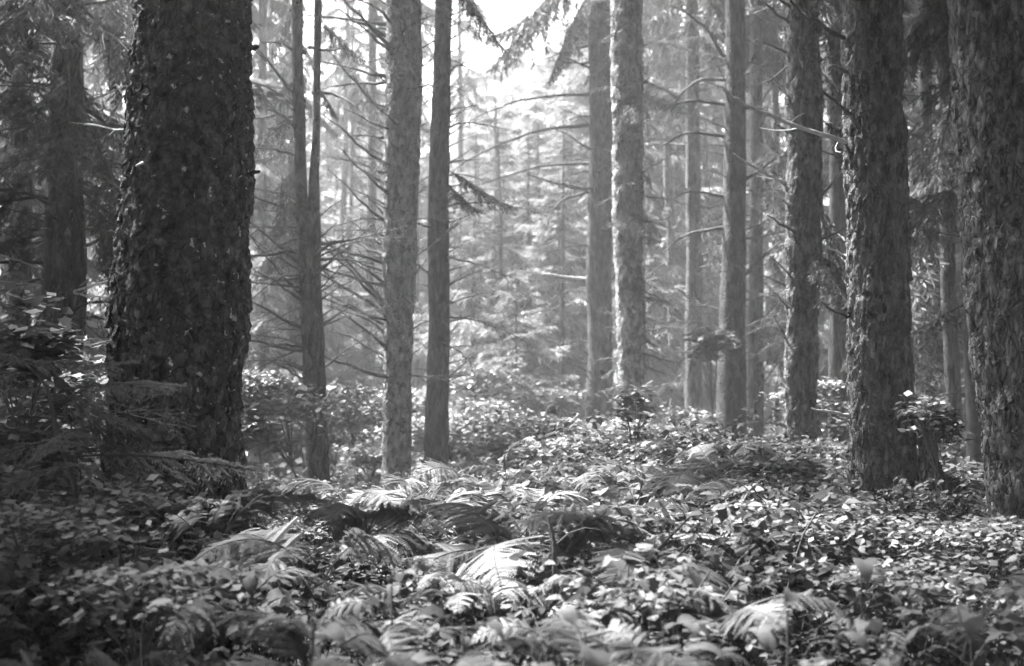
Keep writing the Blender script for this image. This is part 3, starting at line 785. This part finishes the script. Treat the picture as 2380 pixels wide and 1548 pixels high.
# young spruces, sunlit in the gap and grey to its side
for k, (px, d, H, lit) in enumerate(((1300, 26, 5.6, 1), (1440, 31, 11, 1), (1070, 29, 5.6, 1), (1150, 27, 5.4, 1), (1245, 33, 8.2, 1), (1330, 35, 10.5, 1), (1090, 35, 7.0, 1), (1200, 21.5, 3.3, 1), (1390, 30, 9.0, 1), (1560, 29, 9, 1), (1500, 23, 5, 0), (1640, 33, 10, 0), (1880, 19, 5.2, 0), (2100, 19, 8, 0),
                                     (2320, 15, 7, 0), (850, 31, 6.0, 1), (770, 25, 4.2, 1), (610, 22, 6.5, 0), (330, 17, 6, 0), (60, 14, 6, 0), (1000, 40, 8, 1), (1760, 28, 8, 0), (700, 38, 8, 1), (1140, 44, 10.5, 1), (1130, 48, 13.2, 1), (1190, 52, 14.2, 1), (1290, 44, 12.3, 1), (1345, 47, 14, 1), (1225, 45, 10.8, 1), (960, 44, 10, 1), (1360, 43, 13, 1), (900, 37, 9.5, 1), (1010, 34, 7.5, 1), (1170, 36, 8, 1), (1270, 37, 9.5, 1), (820, 44, 11, 1), (1420, 38, 12, 1), (1330, 30, 7.5, 1), (1105, 39, 9, 1), (650, 36, 9.5, 1), (740, 43, 11, 1), (560, 34, 9, 1), (870, 50, 12, 1))):
    x = (px - CXP) / FPX * d; z = float(gh(np.array([x]), np.array([d]))[0])
    s = H / 8
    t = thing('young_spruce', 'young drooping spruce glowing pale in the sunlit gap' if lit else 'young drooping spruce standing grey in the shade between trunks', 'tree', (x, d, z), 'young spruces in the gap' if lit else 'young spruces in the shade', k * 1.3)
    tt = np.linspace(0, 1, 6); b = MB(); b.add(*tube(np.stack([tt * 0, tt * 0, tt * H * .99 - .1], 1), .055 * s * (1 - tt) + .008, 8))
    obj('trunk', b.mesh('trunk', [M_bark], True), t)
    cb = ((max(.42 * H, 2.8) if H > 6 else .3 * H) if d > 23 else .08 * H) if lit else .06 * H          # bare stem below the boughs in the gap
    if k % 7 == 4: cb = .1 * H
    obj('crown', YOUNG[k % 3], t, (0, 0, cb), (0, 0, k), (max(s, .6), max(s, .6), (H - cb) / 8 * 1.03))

# ------------------------------------------------------------------ undergrowth
def leaflet(L, w_, r_, fold=.25, curl=.2):
    """an ovate leaflet along +X, folded on its midrib"""
    xs = np.array([0, .30, .70, 1.0]) * L; ws = np.array([0, .5, .36, 0]) * w_
    zc = -curl * L * (np.array([0, .3, .7, 1.0]) ** 2)
    v = [[0, 0, 0], [xs[1], 0, zc[1]], [xs[2], 0, zc[2]], [L, 0, zc[3]],
         [xs[1], ws[1], zc[1] + fold * ws[1]], [xs[2], ws[2], zc[2] + fold * ws[2]], [xs[1], -ws[1], zc[1] + fold * ws[1]], [xs[2], -ws[2], zc[2] + fold * ws[2]]]
    return np.array(v), [[1, 2, 5, 4], [2, 1, 6, 7]], [[0, 1, 4], [1, 0, 6], [2, 3, 5], [3, 2, 7]]
def leaf_tri(seed, L=.044):
    r_ = np.random.default_rng(seed); b = MB()
    tt = np.linspace(0, 1, 3)[:, None]
    b.add(*tube(np.array([[-.045, 0, -.02], [-.02, 0, -.006], [0, 0, 0]]), [.0012, .001, .001], 3, cap=False))
    for a, s in ((0, 1), (1.15, .82), (-1.15, .82)):
        v, q, t = leaflet(L * s * r_.uniform(.85, 1.15), L * s * .8 * r_.uniform(.8, 1.1), r_, r_.uniform(.05, .4), r_.uniform(.05, .4))
        b.add(v, q, t, R=rotz(a + r_.normal() * .12) @ roty(r_.normal() * .18) @ rotx(r_.normal() * .25))
    return b
LEAFB = [leaf_tri(200 + k) for k in range(6)]
LEAF = [b.mesh('leaf', [M_leaf]) for b in LEAFB]
LEAFA = [b.arrays() for b in LEAFB]

def bramble(seed, n=72, spread=.30, h=.60):
    """arching canes and leaf placements: (location, rotation matrix, scale, variant)"""
    r_ = np.random.default_rng(seed); canes = MB(); lv = []
    nc = 4
    for c in range(nc):
        az = 6.283 * c / nc + r_.normal() * .4; L_ = spread * r_.uniform(.7, 1.3); hh = h * r_.uniform(.7, 1.12)
        t = np.linspace(0, 1, 8)
        path = np.stack([np.cos(az) * L_ * t ** 1.3, np.sin(az) * L_ * t ** 1.3, hh * np.sin(np.minimum(t * 1.9, 1.75)) - .05 * (t < .01)], 1)
        canes.add(*tube(path, .0035 * (1 - .7 * t) + .001, 4))
        m = n // nc
        for k in range(m):
            tt = .35 + .65 * (k + r_.random()) / m
            p = np.array([np.interp(tt, t, path[:, a]) for a in range(3)])
            a = r_.random() * 6.283; off = r_.uniform(.02, .12)
            p = p + np.array([math.cos(a) * off, math.sin(a) * off, r_.normal() * .035 + .01])
            lv.append((p, rotz(a) @ roty(r_.normal() * .28 + .10) @ rotx(r_.normal() * .30), r_.uniform(.65, 1.35), int(r_.integers(6))))
    return canes, lv
BR = [bramble(300 + k) for k in range(7)]
CANE = [c.mesh('cane', [M_stem], True) for c, _ in BR]
def foliage_arrays(lv):
    b = MB()
    for p, R_, s, k in lv: b.merge((LEAFA[k][0] * s,) + LEAFA[k][1:], R_, p)
    return b
FOLB = [foliage_arrays(lv) for _, lv in BR]
FOLM = [b.mesh('foliage', [M_leaf]) for b in FOLB]
FOLA = [b.arrays() for b in FOLB]
CANEA = [c.arrays() for c, _ in BR]

def near_words(x, y, kind):
    """where a low plant grows, told by what it stands beside"""
    marks = (('A', 'beside the massive scaly trunk', 1.3), ('J', 'around the stout flaking trunk', 1.4), ('K', 'below the thick leaning trunk', 1.4))
    for key, words, dist in marks:
        b_ = TREES[key]['base']
        if math.hypot(x - b_[0], y - b_[1]) < dist: return kind + ' ' + words
    if math.hypot((x - 1.3) / 1.6, (y - 8.2) / 1.6) < 1: return kind + ' on the low mound before the far trunks'
    return None
tr_pos = [(v['base'][0], v['base'][1], v['ax'](v['base'][2] + .6)[1]) for v in TREES.values()]
r_ = np.random.default_rng(500)
spots = []
y = 2.3
while y < 15:
    step = .30 if y < 7 else .36
    hw = .38 * y + 1.0
    for x in np.arange(-hw, hw, step):
        xx, yy = x + r_.normal() * .09, y + r_.normal() * .09
        if any((xx - a) ** 2 + (yy - c) ** 2 < (rr_ + .05) ** 2 for a, c, rr_ in tr_pos): continue
        spots.append((xx, yy))
    y += step
spots.sort(key=lambda s_: s_[1])
SX = np.array([s_[0] for s_ in spots]); SY = np.array([s_[1] for s_ in spots]); SZ = gh(SX, SY)
cl = vnoise(np.stack([SX * 1.1, SY * 1.1, 0 * SX], 1), 31)          # taller and lower patches
stuff = MB()
for k, (x, y) in enumerate(spots):
    v = k % 7; rz = r_.random() * 6.283; s = r_.uniform(.72, 1.1) * (1 + .28 * cl[k]) * (1 if y < 6.5 else (.78 if x < .2 else .92))
    if k < 300:
        t = thing('bramble_plant', near_words(x, y, 'low leafy bramble') or 'low leafy bramble in the open carpet among the ferns', 'bramble', (x, y, SZ[k]), 'brambles carpeting the ground', rz)
        t.scale = (s,) * 3
        obj('cane', CANE[v], t)
        if k < 34:
            for p, R_, sc, lk in BR[v][1]:
                sc *= 1.3
                obj('leaf', LEAF[lk], t, p, Matrix(R_.tolist()).to_euler(), sc)
        else:
            f = obj('foliage', FOLM[v], t); f['kind'] = 'stuff'
    else:
        R_ = rotz(rz) * s
        stuff.merge(FOLA[v], R_, (x, y, SZ[k]))
und = obj('undergrowth', stuff.mesh('undergrowth', [M_leaf]))
und['kind'] = 'stuff'; und['label'] = 'dense leafy undergrowth covering the ground between the trunks'; und['category'] = 'undergrowth'

# far undergrowth: coarser leaves out to the last trunks
r_ = np.random.default_rng(510)
m_ = 26000
yy = 14 + 40 * r_.random(m_) ** 1.3; xx = (r_.random(m_) * 2 - 1) * (.40 * yy + 1)
clump = vnoise(np.stack([xx * .8, yy * .8, 0 * xx], 1), 8) * .5 + .5
zz = gh(xx, yy) + (.15 + .75 * clump) * r_.random(m_) ** .6
a = r_.random(m_) * 6.283
v, q = sprays(np.stack([xx, yy, zz], 1), np.stack([np.cos(a), np.sin(a), r_.normal(size=m_) * .3], 1), .13, .10, r_)
b = MB(); b.add(v, q)
fu = obj('undergrowth', b.mesh('far_undergrowth', [M_leaf])); fu['kind'] = 'stuff'; fu['label'] = 'pale hazy ground cover stretching away under the far trunks'; fu['category'] = 'undergrowth'

# ------------------------------------------------------------------ ferns
def frond(seed, L=.55, pairs=24, wide=.17, arch=.55):
    r_ = np.random.default_rng(seed); b = MB()
    t = np.linspace(0, 1, 14)
    ang = np.linspace(1.05 * (1 - .3 * arch), -.75 - arch, 14)
    seg = L / 13
    path = np.zeros((14, 3))
    for k in range(1, 14):
        path[k] = path[k - 1] + seg * np.array([math.cos(ang[k - 1]), .03 * math.sin(k * .5 + seed), math.sin(ang[k - 1])])
    b.add(*tube(path, .0032 * (1 - t) + .0007, 4), m=1)
    P_, D_ = [], []
    for k in range(pairs):
        tt = .22 + .77 * k / pairs
        p = np.array([np.interp(tt, t, path[:, c]) for c in range(3)]); f = tt * 13; i = min(12, int(f))
        fw = path[i + 1] - path[i]; fw /= np.linalg.norm(fw)
        up = np.cross(fw, [0, 1, 0]); up = -up if up[2] < 0 else up
        pl = wide * math.sin(math.pi * min(1, (tt - .16) / .84) ** .62) ** .9 * r_.uniform(.72, 1.12) + .006
        for sd in (-1, 1):
            dirp = fw * .38 + np.array([0, sd, 0]) * .95 + r_.normal(size=3) * .13
            dirp /= np.linalg.norm(dirp)
            m = max(3, int(pl / .0065))
            f_ = (np.arange(m) + .5) / m
            q = p + dirp * (f_ * pl)[:, None] - up * (r_.uniform(.1, .75) * pl * f_ ** 1.7)[:, None]
            hw = .0155 * (1 - .7 * f_) + .003
            along = dirp
            side = np.cross(up, along); side /= np.linalg.norm(side) + 1e-9
            for s2 in (-1, 1):
                base = q
                tip = q + (side * s2 * .9 + along * .45) * hw[:, None] * r_.uniform(.8, 1.2, m)[:, None] - up * (hw * .25)[:, None]
                w2 = (pl / m * .62)
                v = np.stack([base - along * w2, tip - along * w2 * .2, tip + along * w2 * .5, base + along * w2], 1).reshape(-1, 3)
                b.add(v, np.arange(m * 4).reshape(m, 4) if s2 > 0 else np.arange(m * 4).reshape(m, 4)[:, ::-1], m=0)
    return b.mesh('frond', [M_fern, M_stem])
FROND = [frond(400 + k, .46 + .06 * (k % 3), 38, .10 + .025 * (k % 3), [.2, .5, .8, .35, .65][k % 5]) for k in range(6)]

# picture position of the arching frond tops, distance
ferns = [(1020, 1085, 8.2), (1085, 1115, 7.4), (1275, 1075, 7.8), (1220, 1110, 7.2), (1540, 1060, 8.4), (1670, 1050, 7.8), (1745, 1085, 7.2), (1380, 1140, 6.8), (1640, 1195, 5.6), (1230, 1145, 6.4), (1480, 1120, 7.0), (810, 1125, 7.0),
         (820, 1180, 6.0), (740, 1245, 5.0), (560, 1285, 4.5), (1190, 1215, 5.2), (920, 1345, 4.0), (730, 1410, 3.5), (1080, 1420, 3.5), (1360, 1420, 3.5), (1530, 1430, 3.6), (1440, 1290, 4.4), (1570, 1300, 4.4), (220, 1480, 3.2), (880, 1520, 3.1),
         (1480, 1225, 5.2), (630, 1275, 4.6), (400, 1295, 4.6), (1330, 1190, 5.8), (1010, 1190, 5.8), (960, 1270, 4.7), (1100, 1290, 4.6), (1300, 1340, 4.0), (1700, 1340, 4.2), (2130, 1330, 4.4), (480, 1215, 5.6), (1340, 1095, 7.6), (1600, 1120, 7.2), (1150, 1130, 7.0), (1440, 1165, 6.2), (1560, 1165, 6.2), (900, 1155, 6.4), (1280, 1235, 5.2), (1080, 1170, 6.2), (1700, 1140, 6.6), (1390, 1080, 8.2), (1180, 1075, 8.4), (1790, 1050, 8.0), (960, 1105, 7.6)]
r_ = np.random.default_rng(600)
for k, (px, py, d) in enumerate(ferns):
    p = P(px, py, d); z = float(gh(p[:1], p[1:2])[0])
    hgt = max(.35, p[2] - z)
    t = thing('fern', near_words(p[0], d, 'arching feathery fern') or 'arching feathery fern in the open bramble carpet', 'fern', (p[0], d, z), 'ferns rising from the bramble carpet', r_.random() * 6.283)
    nf = 5 if d < 6 else 3
    for j in range(nf):
        az = 6.283 * j / nf + r_.normal() * .35; s = r_.uniform(.45, .85) * (1.0 if d < 5 else 1.5)
        # long stipe lifts the blade to the top of the carpet
        v = (k + j * 2) % 6
        lift = hgt + (.02 if d < 5 else .13) - .24 * s - r_.random() * .08
        o = obj('frond', FROND[v], t, (.02 * math.cos(az), .02 * math.sin(az), lift), Euler((r_.normal() * .35, r_.normal() * .22, az)), (s, s * r_.uniform(.7, 1.15), s))
    tt = np.linspace(0, 1, 3); b = MB()
    b.add(*tube(np.stack([.01 * tt, 0 * tt, (hgt - .26) * tt - .03 * (1 - tt)], 1), [.005, .004, .003], 5)); obj('stipe', b.mesh('stipe', [M_stem], True), t)

# ------------------------------------------------------------------ broad-leaved plants of the foreground
def broad_leaf(seed):
    r_ = np.random.default_rng(seed); nx, ny = 9, 5
    u = np.linspace(0, 1, nx); L_, W_ = .17, .030 + .006 * (seed % 3)
    half = W_ * np.sin(np.pi * np.clip(u * .97 + .02, 0, 1) ** .75) * (1.12 - .3 * u) + .0008
    V = []
    ang = np.linspace(.75, -1.15 - .25 * (seed % 3), nx); cx_ = np.concatenate([[0], np.cumsum(np.cos(ang[:-1]))]) * L_ / (nx - 1); cz_ = np.concatenate([[0], np.cumsum(np.sin(ang[:-1]))]) * L_ / (nx - 1)
    for i in range(nx):
        for j in range(ny):
            w_ = (j / (ny - 1) * 2 - 1)
            V.append([cx_[i], w_ * half[i] * (1 + .08 * r_.normal()), cz_[i] + (.38 * abs(w_) - .25 * w_ * w_) * half[i] + .0045 * abs(w_) * math.sin(i * 2.9 + 2 * w_ + seed) + .002 * r_.normal()])
    q = [[i * ny + j, (i + 1) * ny + j, (i + 1) * ny + j + 1, i * ny + j + 1] for i in range(nx - 1) for j in range(ny - 1)]
    b = MB(); b.add(V, q)
    b.add(*tube(np.array([[-.05, 0, -.07], [-.02, 0, -.025], [0, 0, 0]]), [.003, .0025, .002], 4, cap=False))
    return b.mesh('leaf', [M_broad], True)
M_broad = mat('downy_broad_leaf', 0.09, 0.16, 14, trans=0.30, per_object=.2, spec=.1)
BROAD = [broad_leaf(900 + k) for k in range(4)]
r_ = np.random.default_rng(650)
for k, (px, py, d) in enumerate(((730, 1425, 3.5), (1360, 1450, 3.4), (1080, 1430, 3.5), (1540, 1430, 3.5), (910, 1345, 4.0), (1830, 1400, 3.6), (2060, 1440, 3.4), (580, 1300, 4.4), (1460, 1300, 4.3), (1700, 1250, 4.9), (2000, 1290, 4.5), (1890, 1210, 5.4), (2250, 1380, 3.9))):
    p = P(px, py, d); z = float(gh(p[:1], p[1:2])[0]); hgt = max(.3, p[2] - z)
    t = thing('broad_leaved_plant', near_words(p[0], d, 'plant with broad downy drooping leaves') or 'plant with broad downy drooping leaves among the ferns', 'plant', (p[0], d, z), 'broad-leaved plants among the brambles', r_.random() * 6.283)
    tt = np.linspace(0, 1, 5); b = MB(); b.add(*tube(np.stack([.01 * np.sin(tt * 3), 0 * tt, -.04 + (hgt + .02) * tt], 1), .005 - .002 * tt, 5)); obj('stem', b.mesh('stem', [M_stem], True), t)
    for j in range(6):
        az = j * 2.4 + r_.normal() * .3
        obj('leaf', BROAD[(k + j) % 4], t, (.05 * math.cos(az), .05 * math.sin(az), hgt - .02 - .035 * j + r_.normal() * .01), Euler((r_.normal() * .3, r_.normal() * .25, az)), r_.uniform(.45, .95))

# ------------------------------------------------------------------ leafy shrubs and saplings
def leaf_cloud(n, R_, seed, size=.055, clumps=14, flat=.6):
    r_ = np.random.default_rng(seed); b = MB()
    c = r_.normal(size=(clumps, 3)); c /= np.linalg.norm(c, axis=1)[:, None]; c *= (r_.random(clumps) ** .4)[:, None] * .75
    k = r_.integers(clumps, size=n)
    pos = (c[k] + r_.normal(size=(n, 3)) * np.array([.26, .26, .10])) * np.array(R_)
    a = r_.random(n) * 6.283
    d = np.stack([np.cos(a), np.sin(a), r_.normal(size=n) * .25 - .15], 1)
    s = np.stack([-np.sin(a), np.cos(a), r_.normal(size=n) * .35], 1)
    l = (size * r_.uniform(.6, 1.3, n))[:, None]
    v = np.stack([pos, pos + d * l * .45 + s * l * .32, pos + d * l, pos + d * l * .45 - s * l * .32], 1).reshape(-1, 3)
    b.add(v, np.arange(n * 4).reshape(n, 4))
    return b, c * np.array(R_)
def shrub(px, py, d, R_, n, size, label, seed, name='leafy_shrub', stem_px=None, group=None, m=None, cat='shrub'):
    p = P(px, py, d)
    sx = stem_px if stem_px else px
    x0 = P(sx, py, d)[0]; z = float(gh(np.array([x0]), np.array([d]))[0])
    t = thing(name, label, cat, (x0, d, z), group)
    b, cs = leaf_cloud(n, R_, seed, size)
    ctr = np.array([p[0] - x0, 0, p[2] - z])
    f = obj('foliage', b.mesh('foliage', [m or M_shrub]), t, ctr); f['kind'] = 'stuff'
    r_ = np.random.default_rng(seed)
    fork = ctr * np.array([.5, 1, .62])
    tt = np.linspace(0, 1, 7)[:, None]
    st = np.array([0, 0, -.05]) * (1 - tt) + fork * tt + np.array([.05, 0, 0]) * np.sin(tt * 3.1)
    bb = MB(); bb.add(*tube(st, .013 * (1 - .45 * tt[:, 0]), 6)); obj('stem', bb.mesh('stem', [M_stem], True), t)
    for c in cs[:8]:
        e = ctr + c
        pp = fork + (e - fork) * tt + np.array([0, 0, .12]) * np.sin(tt * 3.1) * np.linalg.norm(e - fork)
        bb = MB(); bb.add(*tube(pp, .006 * (1 - .75 * tt[:, 0]), 4)); obj('branch', bb.mesh('branch', [M_stem], True), t)
    return t
shrub(640, 965, 10.5, (.42, .5, .36), 2600, .055, 'dark-stemmed leafy shrub growing between the massive scaly trunk and the forked trunk', 701, stem_px=720)
shrub(825, 950, 14.5, (.45, .5, .42), 1500, .06, 'bright leafy shrub growing between the forked trunk and the bristling pale trunk', 702)
shrub(860, 1060, 13.6, (.40, .4, .2), 900, .06, 'low leafy shrub behind the foot of the bristling pale trunk', 703)
shrub(1765, 1085, 6.9, (.27, .25, .07), 420, .05, 'small sapling with a flat leafy top on a dark forked stem among the ferns', 704, 'sapling', stem_px=1795, cat='sapling')
shrub(1475, 985, 9.6, (.20, .2, .42), 330, .065, 'upright sapling with bright leaf sprays before the sunlit-flanked trunk', 705, 'sapling', cat='sapling')
shrub(1645, 800, 15.5, (.28, .3, .22), 700, .085, 'thin pale sapling with a bright leafy head before the straight dark trunk', 706, 'sapling', stem_px=1664, m=M_fern, cat='sapling')
shrub(2140, 960, 8.0, (.15, .15, .16), 170, .05, 'small leafy sapling rising against the mossy stump', 707, 'sapling', stem_px=2215, cat='sapling')
shrub(1000, 1000, 15.2, (.42, .4, .25), 1000, .06, 'leafy bush behind the foot of the slim smooth trunk', 708)
shrub(1300, 1000, 13.5, (.6, .5, .22), 2400, .06, 'low pale bush in front of the far hazy trunks', 709)
shrub(1130, 980, 15, (.5, .5, .30), 2000, .06, 'pale bush under the drooping young spruce', 710)
shrub(1700, 1045, 9.3, (.85, .7, .10), 2200, .05, 'wide low bush topping the mound with bright leaves', 711)
shrub(1860, 1110, 8.6, (.35, .4, .2), 1300, .05, 'dark low bush at the foot of the stout flaking trunk', 712)
shrub(480, 960, 7.6, (.22, .4, .3), 500, .05, 'dim shrub half hidden behind the massive scaly trunk', 713)
shrub(2240, 1130, 8.5, (.3, .3, .18), 900, .055, 'dim shrub between the mossy stump and the leaning trunk', 714)
shrub(60, 800, 6.6, (.35, .4, .28), 900, .075, 'shaded shrub with broad leaves beside the spruce sapling', 715)
shrub(140, 960, 7.6, (.45, .4, .42), 1900, .06, 'shaded shrub hiding the foot of the twig-wrapped trunk', 717)
shrub(30, 1080, 6.2, (.3, .4, .3), 900, .06, 'dark shrub under the tiers of the spruce sapling', 718)
for k, (px, py, d, R_, n_) in enumerate(((1850, 1170, 6.6, (.38, .4, .2), 1500), (1990, 1225, 5.9, (.35, .4, .16), 1300), (2260, 1240, 5.6, (.35, .4, .16), 1200), (1760, 1230, 5.6, (.3, .3, .15), 1000), (2120, 1330, 4.7, (.3, .3, .12), 900))):
    shrub(px, py, d, R_, n_, .038, 'dark fine-leaved bush in the shade below the stout flaking trunk', 760 + k, group='dark fine-leaved bushes')
for k, (px, py, d, R_, n_) in enumerate(((300, 1190, 5.2, (.3, .3, .14), 900), (90, 1260, 4.6, (.35, .4, .2), 1000), (330, 1360, 4.0, (.25, .3, .10), 700))):
    shrub(px, py, d, R_, n_, .042, 'dark leafy bush in the shade before the massive scaly trunk', 770 + k, group='dark bushes before the massive trunk')
shrub(1890, 930, 12.5, (.32, .3, .25), 1500, .05, 'dark bush at the foot of the knobbly mossy trunk', 716)

for k, (px, py, d, R_, n_) in enumerate(((600, 900, 14, (.5, .5, .35), 1500), (780, 1000, 15, (.5, .4, .3), 1000), (940, 1000, 17, (.5, .5, .35), 1200), (1080, 1020, 15, (.5, .5, .3), 1300), (1200, 1020, 14, (.5, .5, .3), 1400),
        (1120, 900, 19, (.7, .6, .45), 1500), (1330, 1040, 11.5, (.45, .5, .16), 1500), (1400, 1010, 14, (.5, .5, .25), 1400), (1540, 1010, 13, (.5, .5, .22), 1500), (1600, 985, 16, (.6, .5, .3), 1400), (1260, 930, 20, (.7, .6, .4), 1300), (900, 930, 18, (.6, .6, .4), 1300), (700, 930, 17, (.6, .6, .45), 1300), (2180, 1060, 11, (.5, .5, .3), 1300), (2010, 1000, 12.5, (.5, .5, .3), 1300))):
    shrub(px, py, d, R_, n_, .05 + .0016 * d, 'airy small-leaved bush of the pale thicket in front of the far trunks', 730 + k, group='bushes of the pale thicket')

# spruce sapling with flat pale tiers in front of the massive trunk
sp = P(200, 1100, 5.6); sz = float(gh(sp[:1], sp[1:2])[0])
sap = thing('spruce_sapling', 'spruce sapling with flat feathery tiers in front of the massive scaly trunk', 'sapling', (sp[0], 5.6, sz))
pts = [P(190, 1240, 5.6), P(175, 1130, 5.6), P(132, 1000, 5.6), P(110, 900, 5.6), P(60, 840, 5.6)]
pts[0][2] = sz - .05
b = MB(); q = np.linspace(0, 4, 17); path = np.stack([np.interp(q, range(5), [p[c] for p in pts]) for c in range(3)], 1)
b.add(*tube(path - np.array([sp[0], 5.6, sz]), np.linspace(.014, .004, 17), 7)); obj('stem', b.mesh('stem', [M_stem], True), sap)
TIER = []
for k in range(3):
    b = MB(); b.merge(bough(1.0, .042, .011, .16 + .10 * k, np.random.default_rng(800 + k), .35, step=.062, ratio=.40, upturn=.02)); TIER.append(b.mesh('tier', [M_dead, M_needle2]))
M_tier = mat('lightened_sapling_needles', 0.09, 0.18, 3, trans=0.35)  # needles lightened in colour to stand in for the blocked sun
for m_t in TIER: m_t.materials[1] = M_tier
for k, (px, py, d, az, s, e) in enumerate(((150, 905, 5.55, -12, .62, 8), (140, 870, 5.6, -35, .60, 12), (130, 935, 5.5, 5, .6, 4), (170, 1060, 5.5, -10, .78, 10), (170, 1085, 5.5, -40, .6, 8), (175, 1130, 5.6, -5, .62, 6), (150, 1000, 5.6, -70, .6, 5),
                                           (150, 1020, 5.6, 190, .55, 0), (120, 900, 5.6, 200, .5, 0), (90, 870, 5.6, 160, .5, 5), (175, 1150, 5.6, 220, .6, 0), (160, 1080, 5.6, 170, .6, 0), (90, 850, 5.6, -80, .45, 5), (60, 840, 5.6, 20, .5, 10), (180, 1170, 5.6, -60, .6, 0))):
    p = P(px, py, d)
    obj('bough', TIER[k % 3], sap, p - np.array([sp[0], 5.6, sz]), Euler((.45 * math.sin(k * 2.3 + 1), -math.radians(e + 9 * math.sin(k * 1.7)), math.radians(az - 14 * math.cos(k * 3.1)))), s * (.85, .6, .72, .9, .62, .55)[k % 6])
# dead twigs under the tiers
for k in range(9):
    r_ = np.random.default_rng(820 + k); p = P(150 + 10 * k, 930 + 20 * r_.random(), 5.7)
    obj('twig', DEADF[k % 4], sap, p - np.array([sp[0], 5.6, sz]), Euler((r_.random() * 6, r_.uniform(.2, 1.0), r_.uniform(-.9, .6))), (.5, .35, .35))

# bare stems leaning out of the carpet
for k, (pts, d, lab) in enumerate((([(1500, 1310), (1560, 1245), (1640, 1165)], 5.0, 'bare stick leaning out of the brambles towards the low mound'), ([(1290, 1330), (1288, 1260), (1275, 1200)], 4.8, 'thin bare upright stem in the middle of the bramble carpet'),
                                   ([(1800, 1330), (1796, 1240), (1780, 1180), (1745, 1125)], 5.6, 'dark forked bare stem below the flat-topped sapling'), ([(725, 1120), (722, 1040), (738, 960), (780, 930)], 10.2, 'dark curved bare stem crossing the foot of the forked trunk'),
                                   ([(1480, 1230), (1490, 1150), (1495, 1090)], 6.2, 'short bare stem standing among the ferns of the mound'))):
    pp = np.array([P(a, b_, d) for a, b_ in pts]); q = np.linspace(0, len(pts) - 1, 10)
    path = np.stack([np.interp(q, range(len(pts)), pp[:, c]) for c in range(3)], 1)
    g0 = float(gh(path[0, :1], path[0, 1:2])[0]); path = np.concatenate([[[path[0, 0], d, g0 - .04]], path])
    base = np.array([path[0, 0], d, g0]); r_ = np.random.default_rng(850 + k)
    o = obj('bare_stem', dead_branch(path - base, .007, .0025, r_, twigs=7, tl=.4).mesh('bare_stem', [M_stem], True), None, base)
    o['label'] = lab; o['category'] = 'stem'

# ------------------------------------------------------------------ the haze between the trunks
mh = bpy.data.materials.new('haze'); mh.use_nodes = True
t = mh.node_tree; t.nodes.clear()
pv = t.nodes.new('ShaderNodeVolumePrincipled'); pv.inputs['Color'].default_value = (.95, .95, .95, 1)
pv.inputs['Density'].default_value = 0.0024; pv.inputs['Anisotropy'].default_value = 0.35
mo_ = t.nodes.new('ShaderNodeOutputMaterial'); t.links.new(pv.outputs[0], mo_.inputs['Volume'])
x0, x1, y0, y1, z0, z1 = -84, 84, -80, 92, -3, 21.5
v = [[x, y, z] for x in (x0, x1) for y in (y0, y1) for z in (z0, z1)]
b = MB(); b.add(v, [[0, 1, 3, 2], [4, 6, 7, 5], [0, 4, 5, 1], [2, 3, 7, 6], [0, 2, 6, 4], [1, 5, 7, 3]])
hz = obj('haze', b.mesh('haze', [mh])); hz['kind'] = 'stuff'
